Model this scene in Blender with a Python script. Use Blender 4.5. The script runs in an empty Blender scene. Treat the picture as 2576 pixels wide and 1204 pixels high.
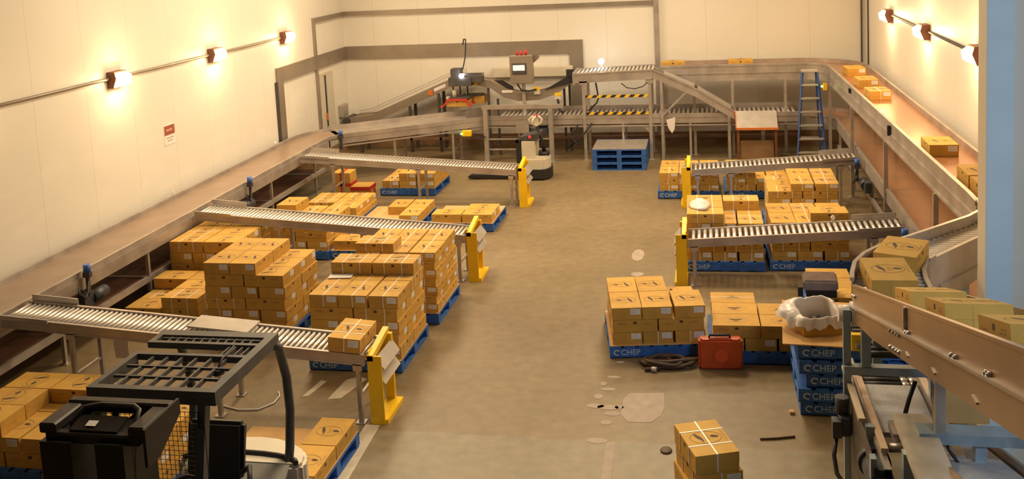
import bpy, bmesh, math, random
from mathutils import Vector as V, Matrix as M
rnd = random.Random(11)
S = bpy.context.scene
C = S.collection
PI = math.pi

# ------------------------------------------------------------------ materials
def mat(name, col, rough=.6, metal=0., var=.0, scale=6., bump=0., obj_var=0., spec=.5, stretch=None):
    m = bpy.data.materials.new(name); m.use_nodes = True
    nt = m.node_tree; b = nt.nodes['Principled BSDF']
    b.inputs['Roughness'].default_value = rough; b.inputs['Metallic'].default_value = metal
    b.inputs['Specular IOR Level'].default_value = spec
    c = (*col, 1)
    b.inputs['Base Color'].default_value = c
    last = None
    if var or bump:
        tc = nt.nodes.new('ShaderNodeTexCoord'); n = nt.nodes.new('ShaderNodeTexNoise')
        n.inputs['Scale'].default_value = scale; n.inputs['Detail'].default_value = 5
        src = tc.outputs['Object']
        if stretch:
            mp = nt.nodes.new('ShaderNodeMapping'); mp.inputs['Scale'].default_value = stretch
            nt.links.new(src, mp.inputs['Vector']); src = mp.outputs['Vector']
        nt.links.new(src, n.inputs['Vector'])
        if var:
            r = nt.nodes.new('ShaderNodeValToRGB')
            r.color_ramp.elements[0].position = .3; r.color_ramp.elements[1].position = .7
            r.color_ramp.elements[0].color = (*[max(0, x*(1-var)) for x in col], 1)
            r.color_ramp.elements[1].color = (*[min(1, x*(1+var)) for x in col], 1)
            nt.links.new(n.outputs['Fac'], r.inputs['Fac']); last = r.outputs['Color']
        if bump:
            bp = nt.nodes.new('ShaderNodeBump'); bp.inputs['Strength'].default_value = bump; bp.inputs['Distance'].default_value = .01
            nt.links.new(n.outputs['Fac'], bp.inputs['Height']); nt.links.new(bp.outputs['Normal'], b.inputs['Normal'])
    if obj_var:
        oi = nt.nodes.new('ShaderNodeObjectInfo'); hs = nt.nodes.new('ShaderNodeHueSaturation')
        mr = nt.nodes.new('ShaderNodeMapRange'); mr.inputs['To Min'].default_value = 1-obj_var; mr.inputs['To Max'].default_value = 1+obj_var
        nt.links.new(oi.outputs['Random'], mr.inputs['Value']); nt.links.new(mr.outputs['Result'], hs.inputs['Value'])
        if last: nt.links.new(last, hs.inputs['Color'])
        else: hs.inputs['Color'].default_value = c
        last = hs.outputs['Color']
    if last: nt.links.new(last, b.inputs['Base Color'])
    return m
def emis(name, col, st):
    m = bpy.data.materials.new(name); m.use_nodes = True; nt = m.node_tree
    b = nt.nodes['Principled BSDF']; b.inputs['Base Color'].default_value = (.8, .8, .8, 1)
    b.inputs['Emission Color'].default_value = (*col, 1); b.inputs['Emission Strength'].default_value = st
    return m

m_card = mat('cardboard', (.555, .318, .058), .75, 0, .07, 9, 0, .09)
m_ink = mat('carton_ink', (.085, .05, .035), .8)
m_ink2 = mat('carton_faint_ink', (.33, .19, .07), .8)
m_label = mat('label_paper', (.8, .78, .76), .6)
m_grey_ink = mat('label_ink', (.38, .38, .4), .7)
m_strap = mat('strapping', (.82, .74, .66), .35)
m_slip = mat('slip_sheet_board', (.6, .36, .14), .8, 0, .06, 5)
m_blue = mat('pallet_blue', (.028, .12, .42), .6, 0, .3, 7, 0, .1)
m_white_paint = mat('pallet_lettering', (.55, .62, .68), .6, 0, .25, 20)
m_wood = mat('pallet_worn_wood', (.16, .14, .15), .8, 0, .3, 8)
m_galv = mat('galvanised_steel', (.47, .42, .38), .38, .55, .16, 5)
m_galv2 = mat('galvanised_channel', (.42, .37, .33), .45, .5, .2, 3)
m_roller = mat('roller_zinc', (.74, .70, .66), .40, .7, .05, 9)
m_belt = mat('modular_belt', (.29, .205, .145), .33, 0, .1, 3, 0, 0, .6)
m_belt_r = mat('modular_belt_polished', (.52, .26, .125), .26, .6, .1, 3, 0, 0, .8)
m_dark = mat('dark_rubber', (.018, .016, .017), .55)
m_darkm = mat('dark_painted_steel', (.075, .07, .07), .5, .3, .2, 6)
m_black = mat('black_mast_steel', (.012, .010, .010), .42, .2, .3, 8)
m_guard = mat('guard_grey_paint', (.085, .083, .08), .5, .2, .15, 8)
m_yellow = mat('safety_yellow', (.92, .56, .006), .45, 0, .08, 4)
m_plate = mat('deflector_plate', (.44, .40, .36), .45, .3, .1, 5)
m_red = mat('orange_red_plastic', (.47, .062, .011), .38, 0, .12, 6)
m_redtape = mat('red_tape', (.55, .03, .02), .5)
m_cream = mat('cream_paint', (.62, .56, .44), .4, 0, .06, 4)
m_lblue = mat('light_blue_paint', (.68, .82, .92), .5, 0, .04, 3)
m_bsteel = mat('blue_grey_steel', (.34, .42, .48), .42, .35, .16, 5)
m_ladder = mat('ladder_blue', (.04, .09, .30), .45)
m_rung = mat('ladder_aluminium', (.55, .52, .48), .4, .5)
m_bluecap = mat('sensor_blue', (.05, .14, .5), .4)
m_bag = mat('white_plastic', (.74, .69, .66), .35, 0, .05, 12, .4)
m_steel = mat('steel_flashing', (.31, .26, .21), .42, .45, .1, 2)
m_grid = mat('belt_grey_mesh', (.42, .42, .44), .6, .1, .25, 60)
m_motor = mat('motor_housing', (.06, .065, .08), .45, .3, .3, 9)
m_brownplate = mat('plated_steel', (.40, .29, .20), .36, .65, .14, 4, stretch=(1, .3, 1))
m_concrete_patch = mat('concrete_patch', (.38, .31, .25), .85, 0, .12, 7)
m_line = mat('floor_paint', (.56, .49, .38), .7, 0, .12, 9)
m_hose = mat('hose_brown', (.075, .04, .022), .6, 0, .3, 14)
m_sign = mat('sign_red_brown', (.34, .09, .06), .6)
m_green_led = emis('green_led', (.1, 1, .15), 9)
m_reflector_glow = emis('reflector_glow', (.9, .97, 1), 30)  # emission stands in for flash light bounced by small reflectors
m_screen = emis('screen_glass', (.65, .75, .85), .5)
m_lamp = emis('lamp_diffuser', (1, .64, .30), 110)
m_lampbox = mat('lamp_housing', (.25, .10, .06), .5, .2)
m_orange = mat('orange_paint', (.62, .17, .03), .5)

def hazard_mat():
    m = mat('hazard_stripes', (.7, .45, .02), .5); nt = m.node_tree; b = nt.nodes['Principled BSDF']
    tc = nt.nodes.new('ShaderNodeTexCoord'); w = nt.nodes.new('ShaderNodeTexWave'); w.wave_type = 'BANDS'; w.bands_direction = 'DIAGONAL'
    mp = nt.nodes.new('ShaderNodeMapping'); mp.inputs['Scale'].default_value = (1, 0, -1)
    w.inputs['Scale'].default_value = 3.0; w.inputs['Distortion'].default_value = 0
    r = nt.nodes.new('ShaderNodeValToRGB'); r.color_ramp.interpolation = 'CONSTANT'
    r.color_ramp.elements[0].color = (.02, .02, .02, 1); r.color_ramp.elements[1].position = .5; r.color_ramp.elements[1].color = (.75, .45, .02, 1)
    nt.links.new(tc.outputs['Object'], mp.inputs['Vector']); nt.links.new(mp.outputs['Vector'], w.inputs['Vector'])
    nt.links.new(w.outputs['Fac'], r.inputs['Fac']); nt.links.new(r.outputs['Color'], b.inputs['Base Color'])
    return m
m_hazard = hazard_mat()

def wall_mat(name, col, axis):
    m = bpy.data.materials.new(name); m.use_nodes = True; nt = m.node_tree; b = nt.nodes['Principled BSDF']
    b.inputs['Roughness'].default_value = .42
    tc = nt.nodes.new('ShaderNodeTexCoord'); sp = nt.nodes.new('ShaderNodeSeparateXYZ'); nt.links.new(tc.outputs['Object'], sp.inputs['Vector'])
    n = nt.nodes.new('ShaderNodeTexNoise'); n.inputs['Scale'].default_value = .7; n.inputs['Detail'].default_value = 6
    nt.links.new(tc.outputs['Object'], n.inputs['Vector'])
    r = nt.nodes.new('ShaderNodeValToRGB'); r.color_ramp.elements[0].position = .3; r.color_ramp.elements[1].position = .7
    r.color_ramp.elements[0].color = (*[x*.95 for x in col], 1); r.color_ramp.elements[1].color = (*col, 1)
    nt.links.new(n.outputs['Fac'], r.inputs['Fac'])
    # vertical panel joints every 1.18 m
    md = nt.nodes.new('ShaderNodeMath'); md.operation = 'MODULO'; md.inputs[1].default_value = 1.18
    ad = nt.nodes.new('ShaderNodeMath'); ad.operation = 'ADD'; ad.inputs[1].default_value = 23.6
    nt.links.new(sp.outputs[axis], ad.inputs[0]); nt.links.new(ad.outputs[0], md.inputs[0])
    lt = nt.nodes.new('ShaderNodeMath'); lt.operation = 'LESS_THAN'; lt.inputs[1].default_value = .012; nt.links.new(md.outputs[0], lt.inputs[0])
    ml = nt.nodes.new('ShaderNodeMath'); ml.operation = 'MULTIPLY'; ml.inputs[1].default_value = .28; nt.links.new(lt.outputs[0], ml.inputs[0])
    mx = nt.nodes.new('ShaderNodeMix'); mx.data_type = 'RGBA'
    nt.links.new(ml.outputs[0], mx.inputs['Factor']); nt.links.new(r.outputs['Color'], mx.inputs['A']); mx.inputs['B'].default_value = (.35, .25, .16, 1)
    # scuffed band: scrapes with a shape of their own between 1.4 and 2.3 m
    n2 = nt.nodes.new('ShaderNodeTexNoise'); n2.inputs['Scale'].default_value = 2.2; n2.inputs['Detail'].default_value = 8
    mp = nt.nodes.new('ShaderNodeMapping'); mp.inputs['Scale'].default_value = (.5, .5, 1.6)
    nt.links.new(tc.outputs['Object'], mp.inputs['Vector']); nt.links.new(mp.outputs['Vector'], n2.inputs['Vector'])
    r2 = nt.nodes.new('ShaderNodeValToRGB'); r2.color_ramp.elements[0].position = .54; r2.color_ramp.elements[1].position = .62
    nt.links.new(n2.outputs['Fac'], r2.inputs['Fac'])
    zb = nt.nodes.new('ShaderNodeMapRange'); zb.interpolation_type = 'SMOOTHSTEP'
    zb.inputs['From Min'].default_value = 2.5; zb.inputs['From Max'].default_value = 2.25; nt.links.new(sp.outputs['Z'], zb.inputs['Value'])
    m2 = nt.nodes.new('ShaderNodeMath'); m2.operation = 'MULTIPLY'; nt.links.new(zb.outputs[0], m2.inputs[0]); nt.links.new(r2.outputs['Color'], m2.inputs[1])
    m3 = nt.nodes.new('ShaderNodeMath'); m3.operation = 'MULTIPLY'; m3.inputs[1].default_value = .16; nt.links.new(m2.outputs[0], m3.inputs[0])
    mx2 = nt.nodes.new('ShaderNodeMix'); mx2.data_type = 'RGBA'
    nt.links.new(m3.outputs[0], mx2.inputs['Factor']); nt.links.new(mx.outputs['Result'], mx2.inputs['A']); mx2.inputs['B'].default_value = (.93, .88, .80, 1)
    nt.links.new(mx2.outputs['Result'], b.inputs['Base Color'])
    return m
WC = (.80, .76, .68)
m_wall_y = wall_mat('coldroom_panel_side', WC, 'Y'); m_wall_x = wall_mat('coldroom_panel_back', WC, 'X')
m_plain_wall = mat('coldroom_panel_front', (.80, .74, .64), .5, 0, .03, 2)

def floor_mat():
    m = bpy.data.materials.new('concrete_floor'); m.use_nodes = True; nt = m.node_tree; b = nt.nodes['Principled BSDF']
    b.inputs['Roughness'].default_value = .5
    tc = nt.nodes.new('ShaderNodeTexCoord'); sp = nt.nodes.new('ShaderNodeSeparateXYZ'); nt.links.new(tc.outputs['Object'], sp.inputs['Vector'])
    def noise(sc, d=6, dist=0):
        n = nt.nodes.new('ShaderNodeTexNoise'); n.inputs['Scale'].default_value = sc; n.inputs['Detail'].default_value = d
        n.inputs['Distortion'].default_value = dist
        nt.links.new(tc.outputs['Object'], n.inputs['Vector']); return n.outputs['Fac']
    def ramp(f, p0, p1, c0, c1):
        r = nt.nodes.new('ShaderNodeValToRGB'); r.color_ramp.elements[0].position = p0; r.color_ramp.elements[1].position = p1
        r.color_ramp.elements[0].color = (*c0, 1); r.color_ramp.elements[1].color = (*c1, 1); nt.links.new(f, r.inputs['Fac']); return r.outputs['Color']
    def mix(f, a, bb, typ='MIX'):
        x = nt.nodes.new('ShaderNodeMix'); x.data_type = 'RGBA'; x.blend_type = typ
        if isinstance(f, float): x.inputs['Factor'].default_value = f
        else: nt.links.new(f, x.inputs['Factor'])
        for k, v in (('A', a), ('B', bb)):
            if isinstance(v, tuple): x.inputs[k].default_value = (*v, 1)
            else: nt.links.new(v, x.inputs[k])
        return x.outputs['Result']
    base = ramp(noise(.55, 8, .6), .3, .72, (.185, .131, .064), (.255, .186, .098))
    fine = ramp(noise(7, 6), .35, .7, (.85, .85, .85), (1.08, 1.08, 1.08))
    base = mix(1.0, base, fine, 'MULTIPLY')
    slab = ramp(noise(1.1, 8, .4), .3, .7, (.215, .172, .105), (.27, .22, .142))
    slab = mix(1.0, slab, fine, 'MULTIPLY')
    # the newer slab in front of y = 9.3
    ny = nt.nodes.new('ShaderNodeMath'); ny.operation = 'MULTIPLY_ADD'; ny.inputs[1].default_value = .10; nt.links.new(noise(3.0, 4), ny.inputs[0]); nt.links.new(sp.outputs['Y'], ny.inputs[2])
    st = nt.nodes.new('ShaderNodeMapRange'); st.inputs['From Min'].default_value = 9.40; st.inputs['From Max'].default_value = 9.36
    nt.links.new(ny.outputs[0], st.inputs['Value'])
    xs = nt.nodes.new('ShaderNodeMapRange'); xs.inputs['From Min'].default_value = -3.62; xs.inputs['From Max'].default_value = -3.58
    nt.links.new(sp.outputs['X'], xs.inputs['Value'])
    an = nt.nodes.new('ShaderNodeMath'); an.operation = 'MULTIPLY'; nt.links.new(st.outputs[0], an.inputs[0]); nt.links.new(xs.outputs[0], an.inputs[1])
    col = mix(an.outputs[0], base, slab)
    nt.links.new(col, b.inputs['Base Color'])
    bp = nt.nodes.new('ShaderNodeBump'); bp.inputs['Strength'].default_value = .15; bp.inputs['Distance'].default_value = .004
    nt.links.new(noise(30, 4), bp.inputs['Height']); nt.links.new(bp.outputs['Normal'], b.inputs['Normal'])
    return m
m_floor = floor_mat()

# ------------------------------------------------------------------ mesh builder
class B:
    def __init__(s): s.bm = bmesh.new()
    def box(s, x0, y0, z0, x1, y1, z1, m=0):
        return s.obox(((x0+x1)/2, (y0+y1)/2, (z0+z1)/2), (abs(x1-x0), abs(y1-y0), abs(z1-z0)), None, m)
    def obox(s, c, d, rot=None, m=0):
        vs = []
        for i in (-.5, .5):
            for j in (-.5, .5):
                for k in (-.5, .5):
                    p = V((i*d[0], j*d[1], k*d[2]))
                    if rot is not None: p = rot @ p
                    vs.append(s.bm.verts.new(p + V(c)))
        for f in ((0, 1, 3, 2), (4, 6, 7, 5), (0, 4, 5, 1), (2, 3, 7, 6), (0, 2, 6, 4), (1, 5, 7, 3)):
            s.bm.faces.new([vs[q] for q in f]).material_index = m
        return s
    def bar(s, p0, p1, w, h, m=0, up=(0, 0, 1)):
        p0, p1 = V(p0), V(p1); d = p1-p0; L = d.length; d.normalize(); u = V(up)
        if abs(d.dot(u)) > .99: u = V((0, 1, 0))
        r = d.cross(u).normalized(); u = r.cross(d)
        R = M((r, d, u)).transposed()
        return s.obox((p0+p1)/2, (w, L, h), R, m)
    def prism(s, pts, vec, m=0):
        a = [s.bm.verts.new(V(p)) for p in pts]; b = [s.bm.verts.new(V(p)+V(vec)) for p in pts]; n = len(a)
        s.bm.faces.new(a).material_index = m; s.bm.faces.new(b[::-1]).material_index = m
        for i in range(n): s.bm.faces.new((a[i], b[i], b[(i+1) % n], a[(i+1) % n])).material_index = m
        return s
    def face(s, pts, m=0):
        s.bm.faces.new([s.bm.verts.new(V(p)) for p in pts]).material_index = m; return s
    def tube(s, pts, r, n=8, m=0, closed=False, cap=True):
        pts = [V(p) for p in pts]; N = len(pts); rings = []; pr = None
        rr = r if isinstance(r, (list, tuple)) else [r]*N
        for i, p in enumerate(pts):
            if closed: t = pts[(i+1) % N]-pts[i-1]
            else: t = pts[min(i+1, N-1)]-pts[max(i-1, 0)]
            t.normalize()
            if pr is None:
                a = V((0, 0, 1)) if abs(t.z) < .9 else V((1, 0, 0)); pr = t.cross(a).normalized()
            pr = (pr - t*pr.dot(t)).normalized(); q = t.cross(pr)
            rings.append([s.bm.verts.new(p + (pr*math.cos(2*PI*k/n)+q*math.sin(2*PI*k/n))*rr[i]) for k in range(n)])
        for i in range(N if closed else N-1):
            a, b = rings[i], rings[(i+1) % N]
            for k in range(n):
                f = s.bm.faces.new((a[k], a[(k+1) % n], b[(k+1) % n], b[k])); f.smooth = True; f.material_index = m
        if cap and not closed:
            for R_ in (rings[0][::-1], rings[-1]): s.bm.faces.new(R_).material_index = m
        return s
    def cyl(s, p0, p1, r, n=14, m=0, r1=None): return s.tube([p0, p1], [r, r if r1 is None else r1], n, m)
    def rail(s, pts, w, h, m=0):            # rectangle swept along a plan polyline; z is the top edge
        pts = [V(p) for p in pts]; N = len(pts); sec = []
        for i, p in enumerate(pts):
            d0 = (pts[i]-pts[i-1]) if i else (pts[1]-pts[0]); d1 = (pts[i+1]-pts[i]) if i < N-1 else d0
            d0 = V((d0.x, d0.y, 0)).normalized(); d1 = V((d1.x, d1.y, 0)).normalized(); t = (d0+d1).normalized()
            nn = V((t.y, -t.x, 0)) * (w/2/max(.5, t.dot(d1)))
            sec.append([s.bm.verts.new(p+q) for q in (nn, -nn, -nn-V((0, 0, h)), nn-V((0, 0, h)))])
        for i in range(N-1):
            a, b = sec[i], sec[i+1]
            for k in range(4): s.bm.faces.new((a[k], a[(k+1) % 4], b[(k+1) % 4], b[k])).material_index = m
        s.bm.faces.new(sec[0][::-1]).material_index = m; s.bm.faces.new(sec[-1]).material_index = m
        return s
    def ribbon(s, A, Bp, th, m=0):          # belt between two polylines
        A = [V(p) for p in A]; Bp = [V(p) for p in Bp]; t = V((0, 0, th)); sec = []
        for a, b in zip(A, Bp): sec.append([s.bm.verts.new(q) for q in (a, b, b-t, a-t)])
        for i in range(len(A)-1):
            a, b = sec[i], sec[i+1]
            for k in range(4): s.bm.faces.new((a[k], a[(k+1) % 4], b[(k+1) % 4], b[k])).material_index = m
        s.bm.faces.new(sec[0][::-1]).material_index = m; s.bm.faces.new(sec[-1]).material_index = m
        return s
    def sphere(s, c, r, m=0, sq=(1, 1, 1), u=12, v=8):
        g = bmesh.ops.create_uvsphere(s.bm, u_segments=u, v_segments=v, radius=r, matrix=M.Translation(V(c)) @ M.Diagonal((*sq, 1)))
        for vv in g['verts']:
            for f in vv.link_faces: f.material_index = m; f.smooth = True
        return s
    def bevel(s, w=.01, seg=1):
        bmesh.ops.bevel(s.bm, geom=list(s.bm.edges), offset=w, segments=seg, affect='EDGES', clamp_overlap=True); return s
    def mesh(s, name, mats):
        me = bpy.data.meshes.new(name); bmesh.ops.recalc_face_normals(s.bm, faces=list(s.bm.faces)); s.bm.to_mesh(me); s.bm.free()
        for m in (mats if isinstance(mats, (list, tuple)) else [mats]): me.materials.append(m)
        return me

def tag(o, label=None, cat=None, group=None, kind=None):
    if label: o['label'] = label
    if cat: o['category'] = cat
    if group: o['group'] = group
    if kind: o['kind'] = kind
    return o
def thing(name, label, cat, loc=(0, 0, 0), rz=0, group=None):
    o = bpy.data.objects.new(name, None); C.objects.link(o); o.location = loc; o.rotation_euler.z = rz
    o.empty_display_size = .1
    return tag(o, label, cat, group)
def put(name, me, parent=None, loc=(0, 0, 0), rot=(0, 0, 0), label=None):
    o = bpy.data.objects.new(name, me); C.objects.link(o); o.location = loc; o.rotation_euler = rot
    if parent is not None: o.parent = parent
    if label: o['label'] = label
    return o
def part(name, b, mats, parent=None, label=None):
    """a part built in world coordinates under a thing standing (unrotated) at its own place"""
    if parent is None: return put(name, b.mesh(name, mats))
    off = V((0, 0, 0)); q = parent
    while q is not None: off += V(q.location); q = q.parent
    o = put(name, b.mesh(name, mats), parent, -off, label=label)
    return o
def solid(name, b, mats, label, cat, group=None):
    o = put(name, b.mesh(name, mats)); return tag(o, label, cat, group)
def struct(name, b, mats, parent=None):
    o = put(name, b.mesh(name, mats), parent)
    if parent is None: o['kind'] = 'structure'
    return o
def Rz(a): return M.Rotation(a, 3, 'Z')
def Rx(a): return M.Rotation(a, 3, 'X')
def Ry(a): return M.Rotation(a, 3, 'Y')

# ------------------------------------------------------------------ the room
XL, XR, YB, ZC = -9.05, 3.6, 23.72, 6.6
struct('floor', B().box(XL-.2, -2.5, -.12, XR+.2, YB+.2, 0), m_floor)
struct('wall_left', B().box(XL-.2, -2.5, 0, XL, YB+.2, ZC), m_wall_y)
struct('wall_back', B().box(XL, YB, 0, XR, YB+.2, ZC), m_wall_x)
struct('wall_right', B().box(XR, 8.8, 0, XR+.2, YB+.2, ZC), m_wall_y)
struct('wall_front', B().box(2.435, 8.62, 0, XR+.2, 8.8, ZC), m_plain_wall)
struct('ceiling', B().box(XL-.2, -2.5, ZC, XR+.2, YB+.2, ZC+.15), mat('ceiling_panel', (.34, .31, .27), .6, 0, .05, 2))
col = B().box(2.235, 8.5, 0, 2.435, 8.73, ZC).box(2.20, 8.46, 0, 2.47, 8.77, .012)
co_ = struct('column', col, m_lblue)
put('column_lit_side', B().box(2.222, 8.5, 0, 2.2345, 8.73, ZC).mesh('column_lit_side', mat('column_lit_cream', (.85, .79, .66), .5)), co_)  # cream strip paints lamp light onto the column's side
# steel flashing frame round the two walls
struct('trim_1', B().box(XL, 19.5, 2.28, XL+.05, YB, 2.6).box(XL, 19.5, 0, XL+.05, 19.78, 2.28), m_steel)
struct('trim_2', B().box(XL+.05, YB-.05, 2.27, -2.95, YB, 2.6).box(-3.28, YB-.05, .0, -2.95, YB, 2.27), m_steel)
# dark rubber seal beside the flashing leg
struct('trim_3', B().box(XL, 19.42, 0, XL+.03, 19.5, 2.3), m_darkm)
# cable tray high on the walls and its drop
struct('trim_4', B().box(XL, 21.7, 3.39, XL+.07, YB, 3.49).box(XL, 21.66, .5, XL+.06, 21.74, 3.49).box(XL+.07, YB-.07, 3.39, -1.1, YB, 3.49), m_steel)
struct('trim_5', B().box(-1.21, YB-.1, .2, -1.09, YB, ZC), m_galv2)
struct('trim_6', B().box(3.5, YB-.05, .2, 3.53, YB, ZC).box(XR-.03, 23.2, .2, XR, 23.23, ZC), m_darkm)
# kick strip at the back wall
struct('baseboard_back', B().box(XL, YB-.04, 0, XR, YB, .30), mat('kerb_concrete', (.28, .17, .09), .8, 0, .2, 4))
struct('baseboard_left', B().box(XL, -2.5, 0, XL+.05, YB-.04, .30), mat('kerb_concrete_side', (.28, .17, .09), .8, 0, .2, 4))
# door in the left wall, standing ajar
d = B().box(XL, 21.86, 0, XL+.03, 21.92, 2.14).box(XL, 22.62, 0, XL+.03, 22.68, 2.14).box(XL, 21.92, 2.08, XL+.03, 22.62, 2.14)
door = struct('door_1', d, m_cream)
put('door_leaf', B().box(XL, 22.26, .02, XL+.025, 22.62, 2.08).box(XL, 21.92, .02, XL+.02, 22.14, 2.08).mesh('door_leaf', mat('door_panel', (.60, .56, .47), .45)), door)
put('door_gap', B().box(XL, 22.14, .02, XL+.008, 22.26, 2.08).mesh('door_gap', m_dark), door)  # dark strip stands in for the shade inside the opening
put('door_handle', B().box(XL+.02, 22.10, 1.0, XL+.06, 22.14, 1.16).mesh('door_handle', m_orange), door)
# painted marks and repairs in the concrete
def slabs(name, polys, m):
    b = B()
    for p in polys: b.prism([(x, y, 0) for x, y in p], (0, 0, .0025))
    return struct(name, b, m)
slabs('trim_7', [[(-3.66, 9.43), (-3.50, 9.43), (-3.36, 5.5), (-3.58, 5.5)]], m_line)
slabs('trim_8', [[(-.99, 10.26), (-.93, 10.40), (-.56, 10.44), (-.54, 10.1), (-.57, 9.92), (-.66, 9.76), (-.9, 9.74), (-.99, 9.9)]], m_concrete_patch)
dash = [(-1.10, 11.2, .05, .03), (-1.14, 10.79, .08, .03), (-1.24, 10.61, .04, .05), (-1.18, 10.48, .09, .04), (-1.27, 10.29, .05, .06), (-1.28, 10.07, .10, .05), (-1.14, 10.05, .12, .06), (-1.02, 10.06, .05, .04), (-1.08, 9.91, .09, .05), (-1.13, 9.71, .06, .05), (-1.18, 9.33, .11, .06), (-1.2, 13.6, .12, .08), (-1.05, 12.6, .1, .08), (-1.15, 15.2, .10, .3), (-1.1, 14.3, .10, .1)]
slabs('trim_9', [[(x+a*math.cos(t), y+c*math.sin(t)) for t in [2*PI*k/9 for k in range(9)]] for x, y, a, c in dash] + [[(-1.09, 9.3), (-1.0, 9.32), (-.96, 8.2), (-1.05, 8.2)]], m_concrete_patch)
slabs('trim_10', [[(-4.3, 9.95), (-4.15, 10.0), (-4.02, 10.5), (-4.14, 10.56), (-4.26, 10.45)], [(-4.62, 10.0), (-4.55, 10.02), (-4.48, 10.4), (-4.56, 10.42)]], m_line)

# ------------------------------------------------------------------ wall lamps and conduits
def wall_lamp(x, y, z, sgn, label):
    t = thing('wall_lamp', label, 'lamp', (x, y, z), 0, 'orange lamps along the side walls')
    b = B().prism([(0, -.17, -.12), (sgn*.10, -.17, -.12), (sgn*.16, -.17, .03), (sgn*.13, -.17, .13), (0, -.17, .13)], (0, .34, 0))
    put('housing', b.mesh('housing', m_lampbox), t)
    b = B().prism([(sgn*.1, -.15, -.115), (sgn*.20, -.14, -.07), (sgn*.22, -.14, .05), (sgn*.14, -.15, .11)], (0, .30, 0))
    put('diffuser', b.mesh('diffuser', m_lamp), t)
lampdesc = ['nearest', 'middle', 'farthest']
for i, y in enumerate((13.69, 16.84, 20.03)):
    wall_lamp(XL, y, 3.21, 1, 'orange lamp on the wall with the small sign, %s of its three' % lampdesc[i])
for i, y in enumerate((14.0, 17.2, 20.45)):
    wall_lamp(XR, y, 3.21, -1, 'orange lamp on the wall above the high conveyor, %s of its three' % lampdesc[i])
struct('trim_11', B().tube([(XL+.03, 8, 3.25), (XL+.03, 19.86, 3.22)], .024, 8), m_steel)
struct('trim_12', B().tube([(XR-.03, 14.2, 3.22), (XR-.03, 20.3, 3.24)], .022, 8), m_darkm)
sg = solid('wall_sign', B().box(XL, 14.97, 1.88, XL+.008, 15.31, 2.22), m_label, 'small red-headed warning sign high on the long bare wall', 'sign')
put('sign_header', B().box(XL+.008, 14.98, 2.05, XL+.012, 15.30, 2.21).box(XL+.012, 15.03, 2.115, XL+.014, 15.22, 2.15, 1).mesh('sign_header', [m_sign, mat('sign_mark', (.6, .3, .25), .6)]), sg)
put('sign_text', B().box(XL+.008, 15.03, 1.99, XL+.011, 15.26, 2.01).box(XL+.008, 15.06, 1.94, XL+.011, 15.22, 1.96).mesh('sign_text', mat('sign_grey', (.5, .42, .34), .6)), sg)
solid('junction_box', B().box(XL, 22.95, .9, XL+.12, 23.35, 1.2).bevel(.01), m_galv2, 'grey metal box on the wall beside the half-open door', 'box')

# ------------------------------------------------------------------ cartons
W, L = .365, .545
cache = {}
def ring(b, rx, ry, z, w=.0035, n=28, m=1):
    for k in range(n):
        a0, a1 = 2*PI*k/n, 2*PI*(k+1)/n
        b.face([(rx*math.cos(a0), ry*math.sin(a0), z), (rx*math.cos(a1), ry*math.sin(a1), z), ((rx+w)*math.cos(a1), (ry+w)*math.sin(a1), z), ((rx+w)*math.cos(a0), (ry+w)*math.sin(a0), z)], m)
def flat(b, x0, y0, x1, y1, z, m=1): b.face([(x0, y0, z), (x1, y0, z), (x1, y1, z), (x0, y1, z)], m)
def carton_mesh(h, style):
    k = ('c', h, style)
    if k in cache: return cache[k]
    b = B(); w, l = W-.007, L-.009; e = .0018; s = h*.44
    b.box(-w/2+e, -l/2+e, 0, w/2-e, l/2-e, s); b.box(-w/2, -l/2, s, w/2, l/2, h)
    z = h+.0008
    if style.startswith('bird'):
        g = -1 if style == 'bird2' else 1
        ring(b, .128, .092, z, .004)
        leaf = [(-.094, .062), (-.074, .066), (-.052, .044), (-.030, .014), (-.018, -.022), (-.026, -.072), (-.034, -.060), (-.046, -.028), (-.072, -.008), (-.088, .024)]
        b.face([(g*(-.058+(x+.056)*.72), g*y*1.08, z) for x, y in leaf], 1)
        b.face([(g*x, g*y, z) for x, y in [(.040, .020), (.062, .032), (.090, .020), (.112, .004), (.096, -.016), (.062, -.014), (.044, -.004)]], 1)
        x0, x1 = sorted((g*-.008, g*.03))
        for q in range(4): flat(b, x0, g*(.03-q*.02), x1, g*(.03-q*.02)+.004, z, 2)
        for q, (a, c) in enumerate(((-.1, .1), (-.07, .08))): x_ = g*(.148+q*.010); flat(b, x_-.002, a, x_+.002, c, z, 2)
    else:
        ring(b, .085, .155, z, .003, 28, 2)
        for x, q, t in ((.040, .028, .020), (.006, .055, .016), (-.018, .075, .016)): flat(b, x-t/2, -q, x+t/2, q, z)
        flat(b, -.03, -.10, -.028, .10, z, 2)
    for sx in (-1, 1):      # marks on the long sides
        x = sx*(w/2+.0008)
        def side(y0, z0, y1, z1, m): b.face([(x, y0, z0), (x, y1, z0), (x, y1, z1), (x, y0, z1)], m)
        side(-.02, h*.66, .02, h*.86, 1); side(-.2, h*.62, -.09, h*.68, 2); side(-.2, h*.74, -.12, h*.79, 2); side(.1, h*.6, .2, h*.64, 2)
    for sy in (-1, 1):      # seam on the short ends
        y = sy*(l/2+.0008); b.face([(-.0325, y, 0), (-.031, y, 0), (-.031, y, h*.9), (-.0325, y, h*.9)], 2)
    me = b.mesh('carton', [m_card, m_ink, m_ink2]); cache[k] = me; return me
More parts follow.
